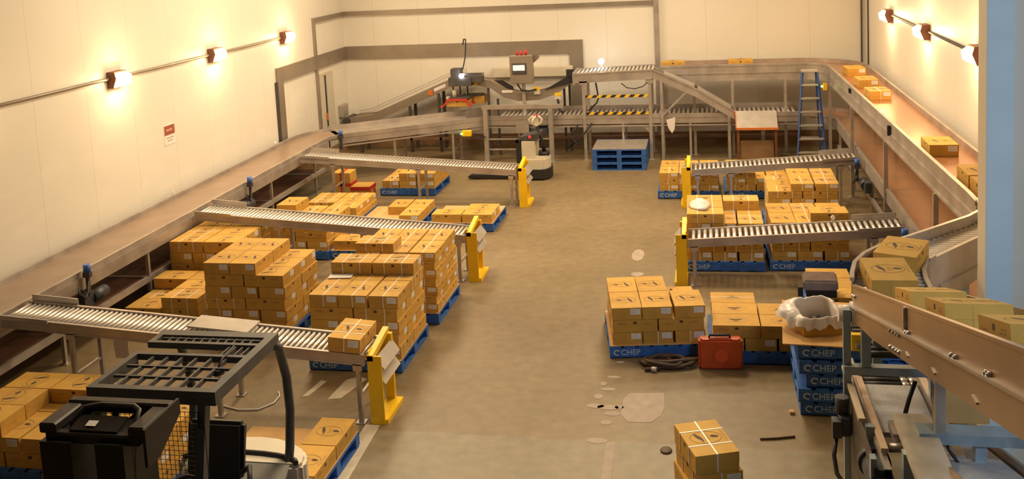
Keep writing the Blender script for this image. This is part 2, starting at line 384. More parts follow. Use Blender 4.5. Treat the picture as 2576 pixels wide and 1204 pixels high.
def label_mesh(h):
    k = ('l', h)
    if k in cache: return cache[k]
    b = B(); y = -L/2+.0045
    b.box(.045, y-.0022, h*.42, .160, y+.001, h*.90)
    for i in range(4): b.face([(.055, y-.0026, h*(.50+i*.09)), (.105+.035*(i % 2), y-.0026, h*(.50+i*.09)), (.105+.035*(i % 2), y-.0026, h*(.52+i*.09)), (.055, y-.0026, h*(.52+i*.09))], 1)
    me = b.mesh('shipping_label', [m_label, m_grey_ink]); cache[k] = me; return me
def strap_mesh(h, kind):
    k = ('s', h, kind)
    if k in cache: return cache[k]
    b = B(); w, l = W/2-.002, L/2-.003; t = .0022; q = .0055
    if kind == 'mid':
        b.box(-q, -l, h, q, l, h+t); b.box(-q, -l-t, .004, q, -l, h+t); b.box(-q, l, .004, q, l+t, h+t)
    else:
        y = kind
        b.box(-w, y-q, h, w, y+q, h+t*1.3); b.box(-w-t, y-q, .004, -w, y+q, h+t); b.box(w, y-q, .004, w+t, y+q, h+t)
    me = b.mesh('strap', m_strap); cache[k] = me; return me
STRAPS = {'one': ('mid',), 'two': (-.115, .115), 'full': ('mid', -.115, .115)}
def carton(p, rz, h, label, group, style='bird', strap=None, lab=True, rot=None):
    o = put('carton', carton_mesh(h, style), None, p, rot if rot else (0, 0, rz))
    tag(o, label, 'carton', group)
    if lab: put('shipping_label', label_mesh(h), o, label='white paper label')
    for q in STRAPS.get(strap, ()): put('strap', strap_mesh(h, q), o, label='pale plastic strapping')
    return o

# ------------------------------------------------------------------ pallets
def text_mesh(txt, size):
    cu = bpy.data.curves.new('lettering', 'FONT'); cu.body = txt; cu.size = size; cu.extrude = .001
    o = bpy.data.objects.new('lettering', cu); C.objects.link(o)
    dg = bpy.context.evaluated_depsgraph_get(); me = bpy.data.meshes.new_from_object(o.evaluated_get(dg))
    bpy.data.objects.remove(o); return me
def make_pallet_meshes():
    b = B(); P = 1.165
    for y in (0, P/2-.05, P-.10): b.box(0, y, .02, P, y+.10, .128)
    for i in range(7): x = i*(P-.13)/6; b.box(x, 0, .128, x+.13, P, .15)
    for i in range(5): x = i*(P-.11)/4; b.box(x, .02, 0, x+.11, P-.02, .02)
    body = b.mesh('pallet', [m_blue])
    t = text_mesh('CHEP', .095)
    bm = bmesh.new(); bm.from_mesh(t)
    bmesh.ops.transform(bm, matrix=M.Translation((.13, -.002, .045)) @ M.Rotation(PI/2, 4, 'X'), verts=bm.verts)
    # round arrow mark before the word
    n = 14
    for k in range(n):
        a0 = .6+4.6*k/n; a1 = .6+4.6*(k+1)/n; q = lambda a, r: bm.verts.new((.085+r*math.cos(a), -.003, .076+r*.85*math.sin(a)))
        bm.faces.new((q(a0, .026), q(a1, .026), q(a1, .042), q(a0, .042)))
    me = bpy.data.meshes.new('lettering'); bm.to_mesh(me); bm.free(); me.materials.append(m_white_paint)
    return body, me
PAL, LET = make_pallet_meshes()
def pallet(x, y, z, rz, label, group, letter=True):
    o = put('pallet', PAL, None, (x, y, z), (0, 0, rz)); tag(o, label, 'pallet', group)
    if letter: put('lettering', LET, o, label='white painted lettering')
    return o
SLIP = B().box(0, 0, 0, 1.15, 1.15, .006).mesh('slip_sheet', m_slip)
def slip(x, y, z, rz, label): return tag(put('slip_sheet', SLIP, None, (x, y, z), (0, 0, rz)), label, 'sheet', 'cardboard slip sheets on the pallets')

ORD = ['bottom', 'second', 'third', 'fourth', 'fifth', 'sixth', 'seventh', 'eighth']
SKIP = {'E': {0: '4', 1: '2', 2: '4', 3: '2'}, 'F': {0: '2', 1: '4', 2: '2', 3: '4', 4: '2'}, 'G': {0: '14', 1: '2', 2: '14', 3: '2', 4: '14', 5: '2'}, 'H': {0: '14', 1: '23', 2: '4'}, 'P': {0: '4', 1: '2'}, 'N': {0: '14'}, 'D': {0: '4', 1: '4'}, 'T': {0: '23'}, 'R': {0: '4', 1: '2'}, 'A': {0: '4', 1: '3'}, 'X': {0: '5'}, 'W': {0: '1245'}, 'B': {0: '4', 1: '2'}, 'Cc': {0: '4', 1: '3'}, 'Z': {0: '23', 1: '14', 2: '3', 3: '4', 4: '3'}, 'U': {0: '4', 1: '23'}, 'Vv': {0: '3', 2: '5'}, 'Y': {0: '25'}}      # cartons buried inside the stacks
CELL = {}
#SKIPDATA
def stack(key, x0, y0, th, h, side, desc, layers, slipsheet=False, style='bird', strap_p=.45, pal=True, letter=True, seed=1, opts={}):
    """side +1: the aisle lies towards +x. layers: (kind, cells); kind A has 3 short ends in front, B two long sides"""
    r = random.Random(seed*31+7); R = Rz(th); O = V((x0, y0, 0)); z0 = .15
    grp = 'cartons of the ' + desc
    if pal:
        p = O + R @ V((-.035, -.035, 0)); pallet(p.x, p.y, 0, th, 'blue pallet under the ' + desc, 'blue pallets on the floor', letter)
        if slipsheet:
            p = O + R @ V((-.028, -.028, .1505)); slip(p.x, p.y, p.z, th, 'brown cardboard sheet on the pallet of the ' + desc); z0 = .157
    colA = ['wall-side', 'centre', 'aisle-side'] if side > 0 else ['aisle-side', 'centre', 'wall-side']
    colB = ['wall-side', 'aisle-side'] if side > 0 else ['aisle-side', 'wall-side']
    n = len(layers)
    for li, (kind, cells) in enumerate(layers):
        lay = 'top' if (li == n-1 and n > 1) else ORD[li]
        for c in range(6):
            if cells != '*' and str(c) not in cells: continue
            jit = V((r.uniform(-.0025, .0025), r.uniform(-.003, .003), 0)); sr = r.random(); ty = r.random(); fl = r.random(); jr = r.uniform(-.006, .006)
            if str(c) in SKIP.get(key, {}).get(li, ''): continue
            if kind == 'A':
                row, colm = divmod(c, 3); p = V(((colm+.5)*(W+.002)+(.02 if colm == 2 else 0), (row+.5)*(L+.004), 0)); rz = 0 if row == 0 else PI
                pos = '%s %s' % (['front', 'back'][row], colA[colm])
            else:
                row, colm = divmod(c, 2); p = V(((colm+.5)*(L+.008), (row+.5)*(W+.003), 0)); rz = PI/2 if side > 0 else -PI/2
                if colm == (0 if side > 0 else 1): rz += PI
                pos = '%s %s' % (['front', 'middle', 'back'][row], colB[colm])
            ex = opts.get((li, c), {})
            sty = ex.get('style', style); sty = 'bird2' if sty == 'bird' and fl < .42 else sty
            st = ex.get('strap', (('two' if kind == 'B' else 'one') if sr < strap_p*.6 else 'full') if sr < strap_p else None)
            if kind == 'B' and ex.get('flip', fl < .3) and style == 'text': rz += PI
            p = O + R @ (p+jit); p.z = z0 + li*h
            o = carton(p, rz+th+jr, h-.004, '%scarton, %s, %s layer, %s' % ('strapped ' if st else 'plain ', pos, lay, desc), grp, sty, st)
            CELL[o.name] = (key, li, c)

stack('E', -4.77, 10.71, .0, .156, 1, 'tall stack behind the forklift-side lane post', [('A', '*'), ('B', '*'), ('A', '*'), ('B', '*'), ('A', '*'), ('B', '45')], True, strap_p=.7, seed=1, opts={(4, c): {'strap': 'one'} for c in range(3)} | {(5, 4): {'strap': 'full'}, (5, 5): {'strap': 'full'}})
stack('F', -6.5, 11.38, 0, .155, 1, 'tall stepped stack behind the forklift roof', [('B', '*'), ('A', '*'), ('B', '*'), ('A', '*'), ('B', '*'), ('A', '0134')], strap_p=.25, seed=2, opts={(5, c): {'strap': None} for c in range(6)} | {(4, c): {'strap': None} for c in range(6)})
stack('J', -7.93, 11.74, 0, .155, 1, 'low stack against the long wall conveyor', [('B', '*'), ('B', '1354')], strap_p=.45, seed=3)
stack('G', -4.72, 12.21, 0, .118, 1, 'tall aisle stack before the middle lane', [('A', '*'), ('B', '*'), ('A', '*'), ('B', '*'), ('A', '*'), ('B', '*'), ('A', '*'), ('B', '0')], True, strap_p=.7, seed=4, opts={(6, c): {'strap': 'one'} for c in range(6)} | {(7, 0): {'strap': 'full'}})
stack('H', -7.97, 13.04, 0, .17, 1, 'wide stack between wall conveyor and middle lane', [('A', '*'), ('B', '*'), ('A', '*'), ('B', '*')], strap_p=.6, seed=5)
stack('P', -7.28, 14.76, 0, .155, 1, 'stack standing just beyond the middle lane', [('A', '*'), ('B', '*'), ('A', '*'), ('A', '3')], strap_p=.3, seed=6)
stack('K', -4.87, 16.4, 0, .15, 1, 'single-layer aisle load beyond the middle lane', [('B', '013')], True, strap_p=.0, seed=7)
stack('M', -6.2, 16.33, 0, .15, 1, 'three-carton load beyond the middle lane', [('A', '254')], True, strap_p=.2, seed=8)
stack('N', -7.4, 16.5, 0, .12, 1, 'stack before the red-taped boxes', [('A', '*'), ('B', '12345')], strap_p=.9, seed=9)
stack('O', -6.1, 14.8, 0, .155, 1, 'one-carton load behind the middle lane', [('B', '0')], True, strap_p=0, seed=10)
stack('D', -6.6, 18.85, -.01, .155, 1, 'stepped stack beyond the far lane', [('A', '*'), ('A', '1245')], strap_p=.2, seed=11)
stack('T', -7.4, 7.97, 0, .155, 1, 'load beside the forklift mast', [('B', '*'), ('A', '*'), ('B', '0245')], strap_p=0, seed=12)
stack('R', -6.16, 7.60, 0, .155, 1, 'load behind the forklift mast', [('A', '*'), ('B', '*'), ('A', '*')], strap_p=0, seed=13)
stack('Q', -4.70, 7.87, 0, .15, 1, 'two-carton load behind the forklift counterweight', [('A', '25')], True, strap_p=0, seed=14)
# aisle's other side
stack('A', -1.20, 11.32, .15, .153, -1, 'stack behind the coiled hose', [('A', '*'), ('B', '*'), ('A', '01234')], True, strap_p=.3, seed=15, opts={(2, c): {'strap': None} for c in range(6)})
stack('X', -.02, 11.27, .02, .155, -1, 'stack behind the red case', [('A', '*'), ('B', '01234')], strap_p=0, style='text', seed=16, opts={(1, 4): {'strap': 'one'}})
stack('W', 1.22, 12.25, 0, .155, -1, 'stack behind the dark machine cover', [('A', '*'), ('B', '024')], strap_p=0, style='text', seed=17)
stack('B', -.36, 14.5, .01, .145, -1, 'stack carrying the white plastic bag', [('A', '*'), ('B', '*'), ('A', '*'), ('A', '*'), ('B', '0245')], strap_p=.75, seed=18, opts={(4, 5): {'strap': 'full'}, (4, 4): {'strap': 'two', 'style': 'text'}, (4, 2): {'strap': 'two', 'style': 'text'}, (4, 0): {'strap': 'two', 'style': 'text'}})
stack('Cc', .87, 14.56, .03, .145, -1, 'stack on the wall side of the bag stack', [('A', '*'), ('B', '*'), ('A', '*'), ('A', '*'), ('B', '1')], strap_p=.75, seed=19)
stack('Z', .92, 16.2, 0, .125, -1, 'tall stack in front of the ladder-side lane', [('B', '*'), ('A', '*'), ('B', '*'), ('A', '*'), ('B', '*'), ('A', '1245')], strap_p=.75, seed=20)
stack('U', -.95, 18.63, 0, .117, -1, 'stack beyond the ladder-side lane post', [('A', '*'), ('B', '*'), ('A', '*')], strap_p=.6, seed=21)
stack('Vv', .30, 18.64, 0, .117, -1, 'stack under the ladder-side lane', [('B', '*'), ('A', '*'), ('B', '045')], strap_p=.6, seed=22)
stack('Y', -.32, 16.45, 0, .15, -1, 'low load hidden behind the bag stack', [('A', '25')], strap_p=.5, seed=23)
# single column in the open aisle
for i in range(6):
    c = V((-.17, 7.36, i*.16)) + Rz(.34) @ V((W/2 + [.02, -.015, .02, -.02, .015, 0][i], L/2 + [0, .02, -.02, .01, -.01, 0][i], 0))
    carton(c, .34+[.05, -.04, .03, -.05, .04, 0][i], .159, 'carton %s of the single column alone in the aisle' % ['at the bottom', 'second from the bottom', 'third from the bottom', 'fourth from the bottom', 'just under the top one', 'with crossed straps on top'][i], 'cartons of the single aisle column', 'bird', 'full' if i in (4, 5) else None, lab=(i < 5))

# ------------------------------------------------------------------ conveyors
ROLL = {}
def roller_mesh(w, r):
    k = (round(w, 3), r)
    if k not in ROLL: ROLL[k] = B().cyl((-w/2, 0, 0), (w/2, 0, 0), r, 12).cyl((-w/2-.012, 0, 0), (w/2+.012, 0, 0), r*.35, 8).mesh('roller', m_roller)
    return ROLL[k]
def rollers(t, p0, p1, w, pitch, r=.025, axis=None, mesh=None, skip=None):
    p0, p1 = V(p0), V(p1); n = max(1, int((p1-p0).length/pitch)); d = (p1-p0).normalized()
    a = V((d.y, -d.x, 0)) if axis is None else V(axis)
    me = mesh or roller_mesh(w, r); rz = math.atan2(a.y, a.x)
    for i in range(n+1):
        p = p0 + d*(i*pitch)
        if skip and skip(p): continue
        put('roller', me, t, p-V(t.location), (0, 0, rz))
def leg_pair(t, x, y0, y1, z, s=.045, along='y', foot=True, brace=True):
    for q in (y0, y1):
        p = (x, q) if along == 'y' else (q, x)
        b = B().box(p[0]-s/2, p[1]-s/2, 0, p[0]+s/2, p[1]+s/2, z)
        if foot: b.box(p[0]-s*1.2, p[1]-s*1.2, 0, p[0]+s*1.2, p[1]+s*1.2, .012)
        part('leg', b, m_galv, t)
    if brace:
        a, c = ((x, y0, z*.45), (x, y1, z*.45)) if along == 'y' else ((y0, x, z*.45), (y1, x, z*.45))
        part('cross_brace', B().bar(a, c, .03, .03), m_galv, t)

def gravity_lane(x_hi, x_lo, yf, z_hi, z_lo, label, legs, pitch=.0625, rr=.0205):
    guard_side = True
    """roller lane falling from the main conveyor at x_hi to the aisle at x_lo"""
    yb = yf+.50; t = thing('roller_lane', label, 'conveyor', ((x_hi+x_lo)/2, yf, 0), 0, 'gravity roller lanes'); s = 1 if x_lo > x_hi else -1
    sl = (z_lo-z_hi)/(x_lo-x_hi); Z = lambda x: z_hi+sl*(x-x_hi)
    for y in (yf, yb): part('side_rail', B().prism([(x_hi, y-.018, Z(x_hi)+.02), (x_lo, y-.018, z_lo+.02), (x_lo, y-.018, z_lo-.085), (x_hi, y-.018, Z(x_hi)-.085)], (0, .036, 0)).prism([(x_hi, y-.03, Z(x_hi)-.085), (x_lo, y-.03, z_lo-.085), (x_lo, y-.03, z_lo-.097), (x_hi, y-.03, Z(x_hi)-.097)], (0, .06, 0)), m_galv2, t)
    rollers(t, (x_hi+.04*s, yf+.25, Z(x_hi+.04*s)-.012), (x_lo-.03*s, yf+.25, z_lo-.012), .455, pitch, rr, axis=(0, 1, 0))
    for x in legs:
        leg_pair(t, x, yf, yb, Z(x)-.095)
        part('bracket', B().box(x-.05, yf-.03, Z(x)-.16, x+.05, yf-.01, Z(x)-.07), m_galv, t)
    if guard_side:   # low guide plates at the take-off
        x1 = x_hi+.62*s
        part('guide_plate', B().prism([(x_hi+.02*s, yb+.02, Z(x_hi)+.09), (x1, yb+.02, Z(x1)+.09), (x1, yb+.02, Z(x1)), (x_hi+.02*s, yb+.02, Z(x_hi))], (0, .02, 0)), m_galv, t)
        part('guide_plate', B().prism([(x_hi+.02*s, yf-.02, Z(x_hi)+.05), (x1, yf-.02, Z(x1)+.05), (x1, yf-.02, Z(x1)), (x_hi+.02*s, yf-.02, Z(x_hi))], (0, -.02, 0)), m_galv, t)
    return t
lane1 = gravity_lane(-7.98, -3.64, 9.48, 1.045, .735, 'nearest roller lane, running behind the forklift roof', (-7.1, -5.35, -3.72))
lane2 = gravity_lane(-7.98, -3.62, 13.88, 1.02, .69, 'middle roller lane on the side with the wall sign', (-6.6, -5.2, -3.72))
lane3 = gravity_lane(-7.98, -3.62, 18.02, .99, .70, 'far roller lane with the pallet truck behind its end', (-7.3, -5.55, -3.72))
lane4 = gravity_lane(2.60, -.33, 13.86, .85, .665, 'roller lane over the stacks, nearer the bolted chute', (2.2, -.25), .083, .025)
lane5 = gravity_lane(2.60, -.33, 18.02, .885, .685, 'roller lane in front of the blue stepladder', (2.3, .38, -.22), .083, .025)
def end_stop(x, yf, s, label):
    """yellow guard post on the aisle end of a lane; s = +1 when the aisle lies towards +x"""
    t = thing('end_stop', label, 'guard', (x, yf, 0), 0, 'yellow end stops of the roller lanes')
    x0, x1 = (x, x+.155*s)
    yb = yf+.54
    part('front_plate', B().box(x0, yf-.02, 0, x1, yf, .755), m_yellow, t)
    part('back_upright', B().box(x0, yb-.05, 0, x1-.05*s, yb, .80), m_yellow, t)
    part('inner_sheet', B().box(x0, yf, .36, x0+.012*s, yb, .80), m_yellow, t)
    part('top_bar', B().prism([(x0, yf-.02, .70), (x0, yf-.02, .765), (x0, yb, .86), (x0, yb, .80)], (.065*s, 0, 0)), m_yellow, t)
    part('foot_plate', B().box(x0, yf, 0, x1+.03*s, yb, .05), m_yellow, t)
    for z in (.66, .50):
        part('deflector', B().obox((x+.13*s, yf+.27, z), (.016, .53, .155), Ry(-.62*s)), m_plate, t)
        part('deflector_bracket', B().prism([(x+.02*s, yf+.02, z-.10), (x+.15*s, yf+.02, z-.05), (x+.02*s, yf+.02, z+.06)], (0, .02, 0)), m_dark, t)
end_stop(-3.60, 9.46, 1, 'yellow end stop with a carton waiting behind it')
end_stop(-3.58, 13.86, 1, 'yellow end stop beside the tall strapped aisle stack')
end_stop(-3.57, 18.0, 1, 'yellow end stop in front of the pallet truck')
end_stop(-.35, 13.84, -1, 'yellow end stop by the stack with the plastic bag')
end_stop(-.35, 18.0, -1, 'yellow end stop in front of the small stack by the ladder lane')
# carton waiting on the nearest lane and the cover board
carton((-3.86, 9.73, .7795), .0, .155, 'strapped carton waiting on the nearest lane against its yellow end stop', None, 'bird', 'full', rot=(0, math.atan(.0714), 0))
solid('cover_board', B().obox((-5.40, 9.80, .915), (.72, .33, .02), Ry(.0714)), m_plate, 'grey board lying on the rollers of the nearest lane', 'board')
b = B()
for i in range(8):
    z0, z1 = .90-.066*i, .90-.066*(i+1); y0, y1 = 9.995+.012*math.sin(i*.9), 9.995+.012*math.sin((i+1)*.9)
    b.prism([(-6.94, y0+.012, z0), (-6.73-.004*i, y0+.012, z0), (-6.735-.004*i, y1+.012, z1), (-6.94, y1+.012, z1)], (0, .004, 0))
solid('plastic_sheet', b, m_bag, 'white plastic sheet hanging from the rail of the nearest lane', 'sheet')

# long belt conveyor on the sign side, curving into the line along the back wall
def arc(c, r, a0, a1, n, z): return [(c[0]+r*math.cos(a0+(a1-a0)*i/n), c[1]+r*math.sin(a0+(a1-a0)*i/n), z) for i in range(n+1)]
zc = 1.0
inner = [(-8.06, 7.6, zc), (-8.06, 19.6, zc)] + arc((-7.5, 19.6), .56, PI, PI/2+.62, 5, zc)[1:]
outer = [(-8.86, 7.6, zc), (-8.86, 19.6, zc)] + arc((-7.5, 19.6), 1.36, PI, PI/2+.62, 5, zc)[1:]
t = thing('belt_conveyor', 'long brown belt conveyor along the wall with the sign', 'conveyor', (-8.45, 13.5, 0))
part('belt', B().ribbon(inner, outer, .05), m_belt, t)
part('inner_rail', B().rail([(x+.0, y, z+.055) for x, y, z in inner], .04, .07).rail([(x+.02, y, z-.02) for x, y, z in inner[:2]], .05, .17), m_galv2, t)
part('outer_rail', B().rail([(x-.02, y, z+.07) for x, y, z in outer], .04, .2), m_galv2, t)
part('lower_rail', B().box(-8.08, 7.7, .38, -8.03, 19.4, .46).box(-8.86, 7.7, .38, -8.80, 19.4, .46), m_galv, t)
part('drip_tray', B().box(-8.80, 7.7, .40, -8.08, 19.4, .42), mat('rusty_tray', (.16, .07, .04), .7, .2, .3, 3), t)
for y in (8.2, 10.6, 12.6, 14.9, 16.8, 18.9): leg_pair(t, y, -8.82, -8.06, .95, along='x')
for y in (10.9, 15.3, 19.4):
    part('drive_motor', B().cyl((-8.0, y+.25, .66), (-8.0, y+.55, .66), .085, 14).box(-8.06, y+.05, .58, -7.95, y+.27, .76), m_motor, t)
# sensors with blue caps at the lane take-offs
def sensor(x, y, z, s, label):
    t = thing('photo_sensor', label, 'sensor', (x, y, z-.25), 0, 'blue-capped sensors of the conveyors')
    br = part('bracket', B().box(x-.02, y-.02, z-.25, x+.02, y+.02, z).box(x-.05, y-.03, z-.02, x+.05, y+.03, z+.05), m_darkm, t)
    part('cap', B().cyl((x, y, z+.05), (x, y, z+.15), .045, 12), m_bluecap, br)
    part('cable', B().tube([(x+.02*s, y-.02, z-.05), (x+.07*s, y-.12, z-.18), (x+.10*s, y-.22, z-.22), (x+.07*s, y-.30, z-.14), (x+.02*s, y-.22, z-.10), (x, y-.10, z-.18)], .014, 8), m_dark, t)
sensor(-7.95, 11.05, 1.0, 1, 'blue-capped sensor on the wall conveyor by the low stack')
sensor(-7.95, 15.75, 1.0, 1, 'blue-capped sensor on the wall conveyor beyond the middle lane')
sensor(-7.85, 19.95, 1.0, 1, 'blue-capped sensor where the wall conveyor meets the back line')
sensor(2.54, 17.75, .80, -1, 'blue-capped sensor under the ladder-side roller lane')
sensor(2.54, 13.55, .80, -1, 'blue-capped sensor at the lane end above the tumbled cartons')
for i, (x, y, lb) in enumerate(((-8.90, 14.85, 'small white reflector on the wall conveyor by the middle lane'), (-8.90, 18.9, 'small white reflector on the wall conveyor by the far lane'))):
    solid('reflector', B().cyl((x, y-.01, 1.12), (x+.02, y-.02, 1.12), .03, 12).box(x-.01, y-.02, 1.05, x, y+.02, 1.12), m_label, lb, 'reflector')
solid('reflector', B().cyl((1.72, 14.40, .86), (1.72, 14.37, .86), .03, 12).box(1.705, 14.40, .78, 1.735, 14.42, .87), m_label, 'small white reflector on the roller lane above the bag stack', 'reflector')

# low line along the back wall: slanting part, then rollers
t = thing('back_conveyor', 'low conveyor line running along the back wall', 'conveyor', (-3, 22.5, 0))
A0, A1, A2 = V((-7.95, 20.05, 1.0)), V((-5.0, 22.0, 1.0)), V((2.0, 22.0, 1.0))
B0, B1, B2 = V((-8.45, 20.75, 1.0)), V((-5.25, 22.95, 1.0)), V((2.0, 22.95, 1.0))
part('front_rail', B().rail([A0+V((0, 0, .05)), A1+V((0, 0, .05)), A2+V((0, 0, .05))], .05, .09).rail([A0-V((0, 0, .04)), A1-V((0, 0, .04)), A2-V((0, 0, .04))], .03, .13).rail([A0-V((0, 0, .2)), A1-V((0, 0, .2)), A2-V((0, 0, .2))], .06, .03), m_galv2, t)
part('back_rail', B().rail([B0+V((0, 0, .10)), B1+V((0, 0, .10)), B2+V((0, 0, .10))], .05, .25), m_galv2, t)
part('belt', B().ribbon([A0, A0.lerp(A1, .85)], [B0, B0.lerp(B1, .85)], .05), m_galv, t)
rollers(t, (-4.75, 22.48, .985), (1.95, 22.48, .985), .90, .105, .034, axis=(0, 1, 0))
for x in (-6.9, -5.75): leg_pair(t, x, 22.0+(x+5.0)*.66, 22.75+(x+5.0)*.66, .78)
for x in (-4.3, -1.9, -.4, 1.2): leg_pair(t, x, 22.02, 22.9, .9)
part('low_beam', B().box(-7.2, 22.96, .62, 2.0, 23.0, .72).box(-7.4, 22.96, .30, 2.0, 23.04, .36), mat('rusty_beam', (.25, .14, .09), .6, .3, .2, 3), t)
part('drive_motor', B().cyl((-4.1, 22.05, .72), (-3.8, 22.05, .72), .1, 14).box(-3.85, 21.97, .62, -3.62, 22.12, .82), m_motor, t)
part('cable', B().tube([(-2.9, 22.0, .82), (-3.1, 21.9, .62), (-2.95, 21.88, .42), (-3.15, 21.9, .30), (-2.9, 21.9, .5), (-2.7, 21.92, .72), (-2.6, 22, .85)], .022, 8), m_dark, t)
part('control_box', B().box(-4.35, 21.9, .66, -4.05, 21.98, .86), m_galv, t)
tt = thing('pull_switch', 'yellow switch box with a green light below the back conveyor', 'switch', (-5.45, 21.6, .62))
part('body', B().box(-5.55, 21.55, .66, -5.33, 21.66, .80).bevel(.015).tube([(-5.35, 21.6, .70), (-5.2, 21.62, .62), (-5.05, 21.8, .60)], .012, 6, 1).box(-5.46, 21.66, .70, -5.42, 21.80, .80, 2), [m_yellow, m_dark, m_galv], tt)
part('indicator', B().sphere((-5.56, 21.545, .73), .026), m_green_led, tt)

# portal frame in front of the low line
t = thing('portal_frame', 'grey square-tube portal standing behind the pallet truck', 'frame', (-4.3, 21.85, 0))
for x in (-5.04, -3.52): part('post', B().box(x-.05, 21.80, 0, x+.05, 21.90, 1.24).box(x-.09, 21.76, 0, x+.09, 21.94, .015), m_galv, t)
part('top_rail', B().box(-5.12, 21.80, 1.24, -3.22, 21.90, 1.33), m_galv, t)
part('lower_rail', B().box(-4.99, 21.83, .52, -3.57, 21.87, .55).box(-4.99, 21.83, .28, -3.57, 21.87, .31), m_galv, t)

# high roller section on a tower with hazard strips
t = thing('roller_tower', 'raised roller section on grey posts with hazard-striped rails', 'conveyor', (-2.0, 22.3, 0))
for x in (-2.76, -1.27):
    for y in (22.0, 22.85): part('post', B().box(x-.035, y-.035, 0, x+.035, y+.035, 1.82).box(x-.07, y-.07, 0, x+.07, y+.07, .012).box(x-.09, y-.04, 1.74, x+.09, y+.04, 1.82), m_galv, t)
for y in (21.98, 22.87): part('side_rail', B().prism([(-2.98, y-.02, 1.98), (-1.16, y-.02, 2.04), (-1.16, y-.02, 1.84), (-2.98, y-.02, 1.78)], (0, .04, 0)).prism([(-2.98, y-.03, 2.0), (-1.16, y-.03, 2.06), (-1.16, y-.03, 2.03), (-2.98, y-.03, 1.97)], (0, .06, 0)), m_galv2, t)
rollers(t, (-2.92, 22.425, 1.965), (-1.2, 22.425, 2.02), .82, .09, .032, axis=(0, 1, 0))
part('end_plate', B().box(-3.0, 21.95, 1.74, -2.96, 22.9, 2.02), m_galv, t)
for z in (1.08, 1.47): part('hazard_rail', B().box(-2.72, 21.95, z-.03, -1.31, 21.97, z+.03), m_hazard, t)
part('brace', B().prism([(-2.72, 22.0, .80), (-2.72, 22.0, .62), (-2.56, 22.0, .80)], (0, .02, 0)).prism([(-1.31, 22.0, .80), (-1.31, 22.0, .62), (-1.47, 22.0, .80)], (0, .02, 0)), m_galv, t)
part('cable', B().tube([(-1.9, 21.97, 1.76), (-1.78, 21.95, 1.66), (-1.6, 21.95, 1.63), (-1.42, 21.95, 1.68), (-1.32, 21.96, 1.76)], .012, 6).tube([(-2.5, 22.2, 1.75), (-2.45, 22.2, 1.4), (-2.5, 22.2, 1.28), (-2.68, 22.1, 1.12)], .02, 6), m_dark, t)
tt = thing('glowing_reflector', 'round white reflector with added glow above the raised rollers', 'lamp', (-2.42, 22.87, 2.06))
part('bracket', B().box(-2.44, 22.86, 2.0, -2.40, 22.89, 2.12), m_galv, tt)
part('lens', B().cyl((-2.42, 22.87, 2.16), (-2.43, 22.81, 2.155), .068, 18), m_reflector_glow, tt)  # reflector returning the flash; its glow is added

# slide from the tower
t = thing('incline_slide', 'sloping grey slide coming down from the raised rollers', 'conveyor', (-.3, 22.2, 0))
sl = [(-1.17, 2.06), (-.25, 1.62), (.57, 1.10)]
for y in (21.92, 22.42): part('side_plate', B().prism([(x, y-.015, z) for x, z in sl] + [(x, y-.015, z-.20) for x, z in sl[::-1]], (0, .03, 0)).prism([(x, y-.03, z) for x, z in sl] + [(x, y-.03, z-.03) for x, z in sl[::-1]], (0, .06, 0)), m_galv2, t)
part('slide_bed', B().prism([(x, 21.93, z-.10) for x, z in sl] + [(x, 21.93, z-.13) for x, z in sl[::-1]], (0, .48, 0)), m_galv, t)
part('cover', B().prism([(-.95, 21.94, 1.97), (-.28, 21.94, 1.66), (-.28, 21.94, 1.63), (-.95, 21.94, 1.94)], (0, .46, 0)).prism([(-.22, 21.94, 1.62), (.5, 21.94, 1.16), (.5, 21.94, 1.13), (-.22, 21.94, 1.59)], (0, .46, 0)), m_plate, t)
part('post', B().box(-1.04, 21.9, 0, -.98, 21.96, 1.90), m_galv, t)
part('post', B().box(-1.04, 22.4, 0, -.98, 22.46, 1.90), m_galv, t)
for y in (21.9, 22.4): part('post', B().box(.42, y, 0, .48, y+.06, 1.0), m_galv, t)
part('brace', B().bar((-1.0, 21.93, 1.02), (-.42, 21.93, 1.58), .04, .04), m_galv, t)
solid('plastic_pouch', B().prism([(-.92, 21.88, .92), (-.72, 21.88, .98), (-.74, 21.88, .72), (-.80, 21.88, .62), (-.88, 21.88, .74)], (0, .03, 0)), m_bag, 'pale plastic pouch hanging below the sloping slide', 'pouch')

# tilted table with orange edge
t = thing('tilt_table', 'grey tilted table top with orange edge below the slide', 'table', (1.03, 21.6, 0))
part('table_top', B().prism([(.6, 21.5, .80), (.6, 21.9, 1.10), (.6, 21.9, 1.07), (.6, 21.5, .77)], (.86, 0, 0)), m_plate, t)
part('edge_strip', B().box(.59, 21.46, .755, 1.47, 21.5, .80).bar((.59, 21.5, .79), (.59, 21.9, 1.09), .02, .04), m_orange, t)
for x in (.63, 1.42):
    for y in (21.53, 21.87): part('leg', B().box(x-.025, y-.025, 0, x+.025, y+.025, .78), mat('rust_leg', (.16, .06, .02), .6, 0, .2, 6), t)
part('lower_panel', B().obox((1.03, 21.66, .25), (.7, .012, .46), Rx(-.3)), mat('old_board', (.22, .12, .05), .8, 0, .1, 5), t)

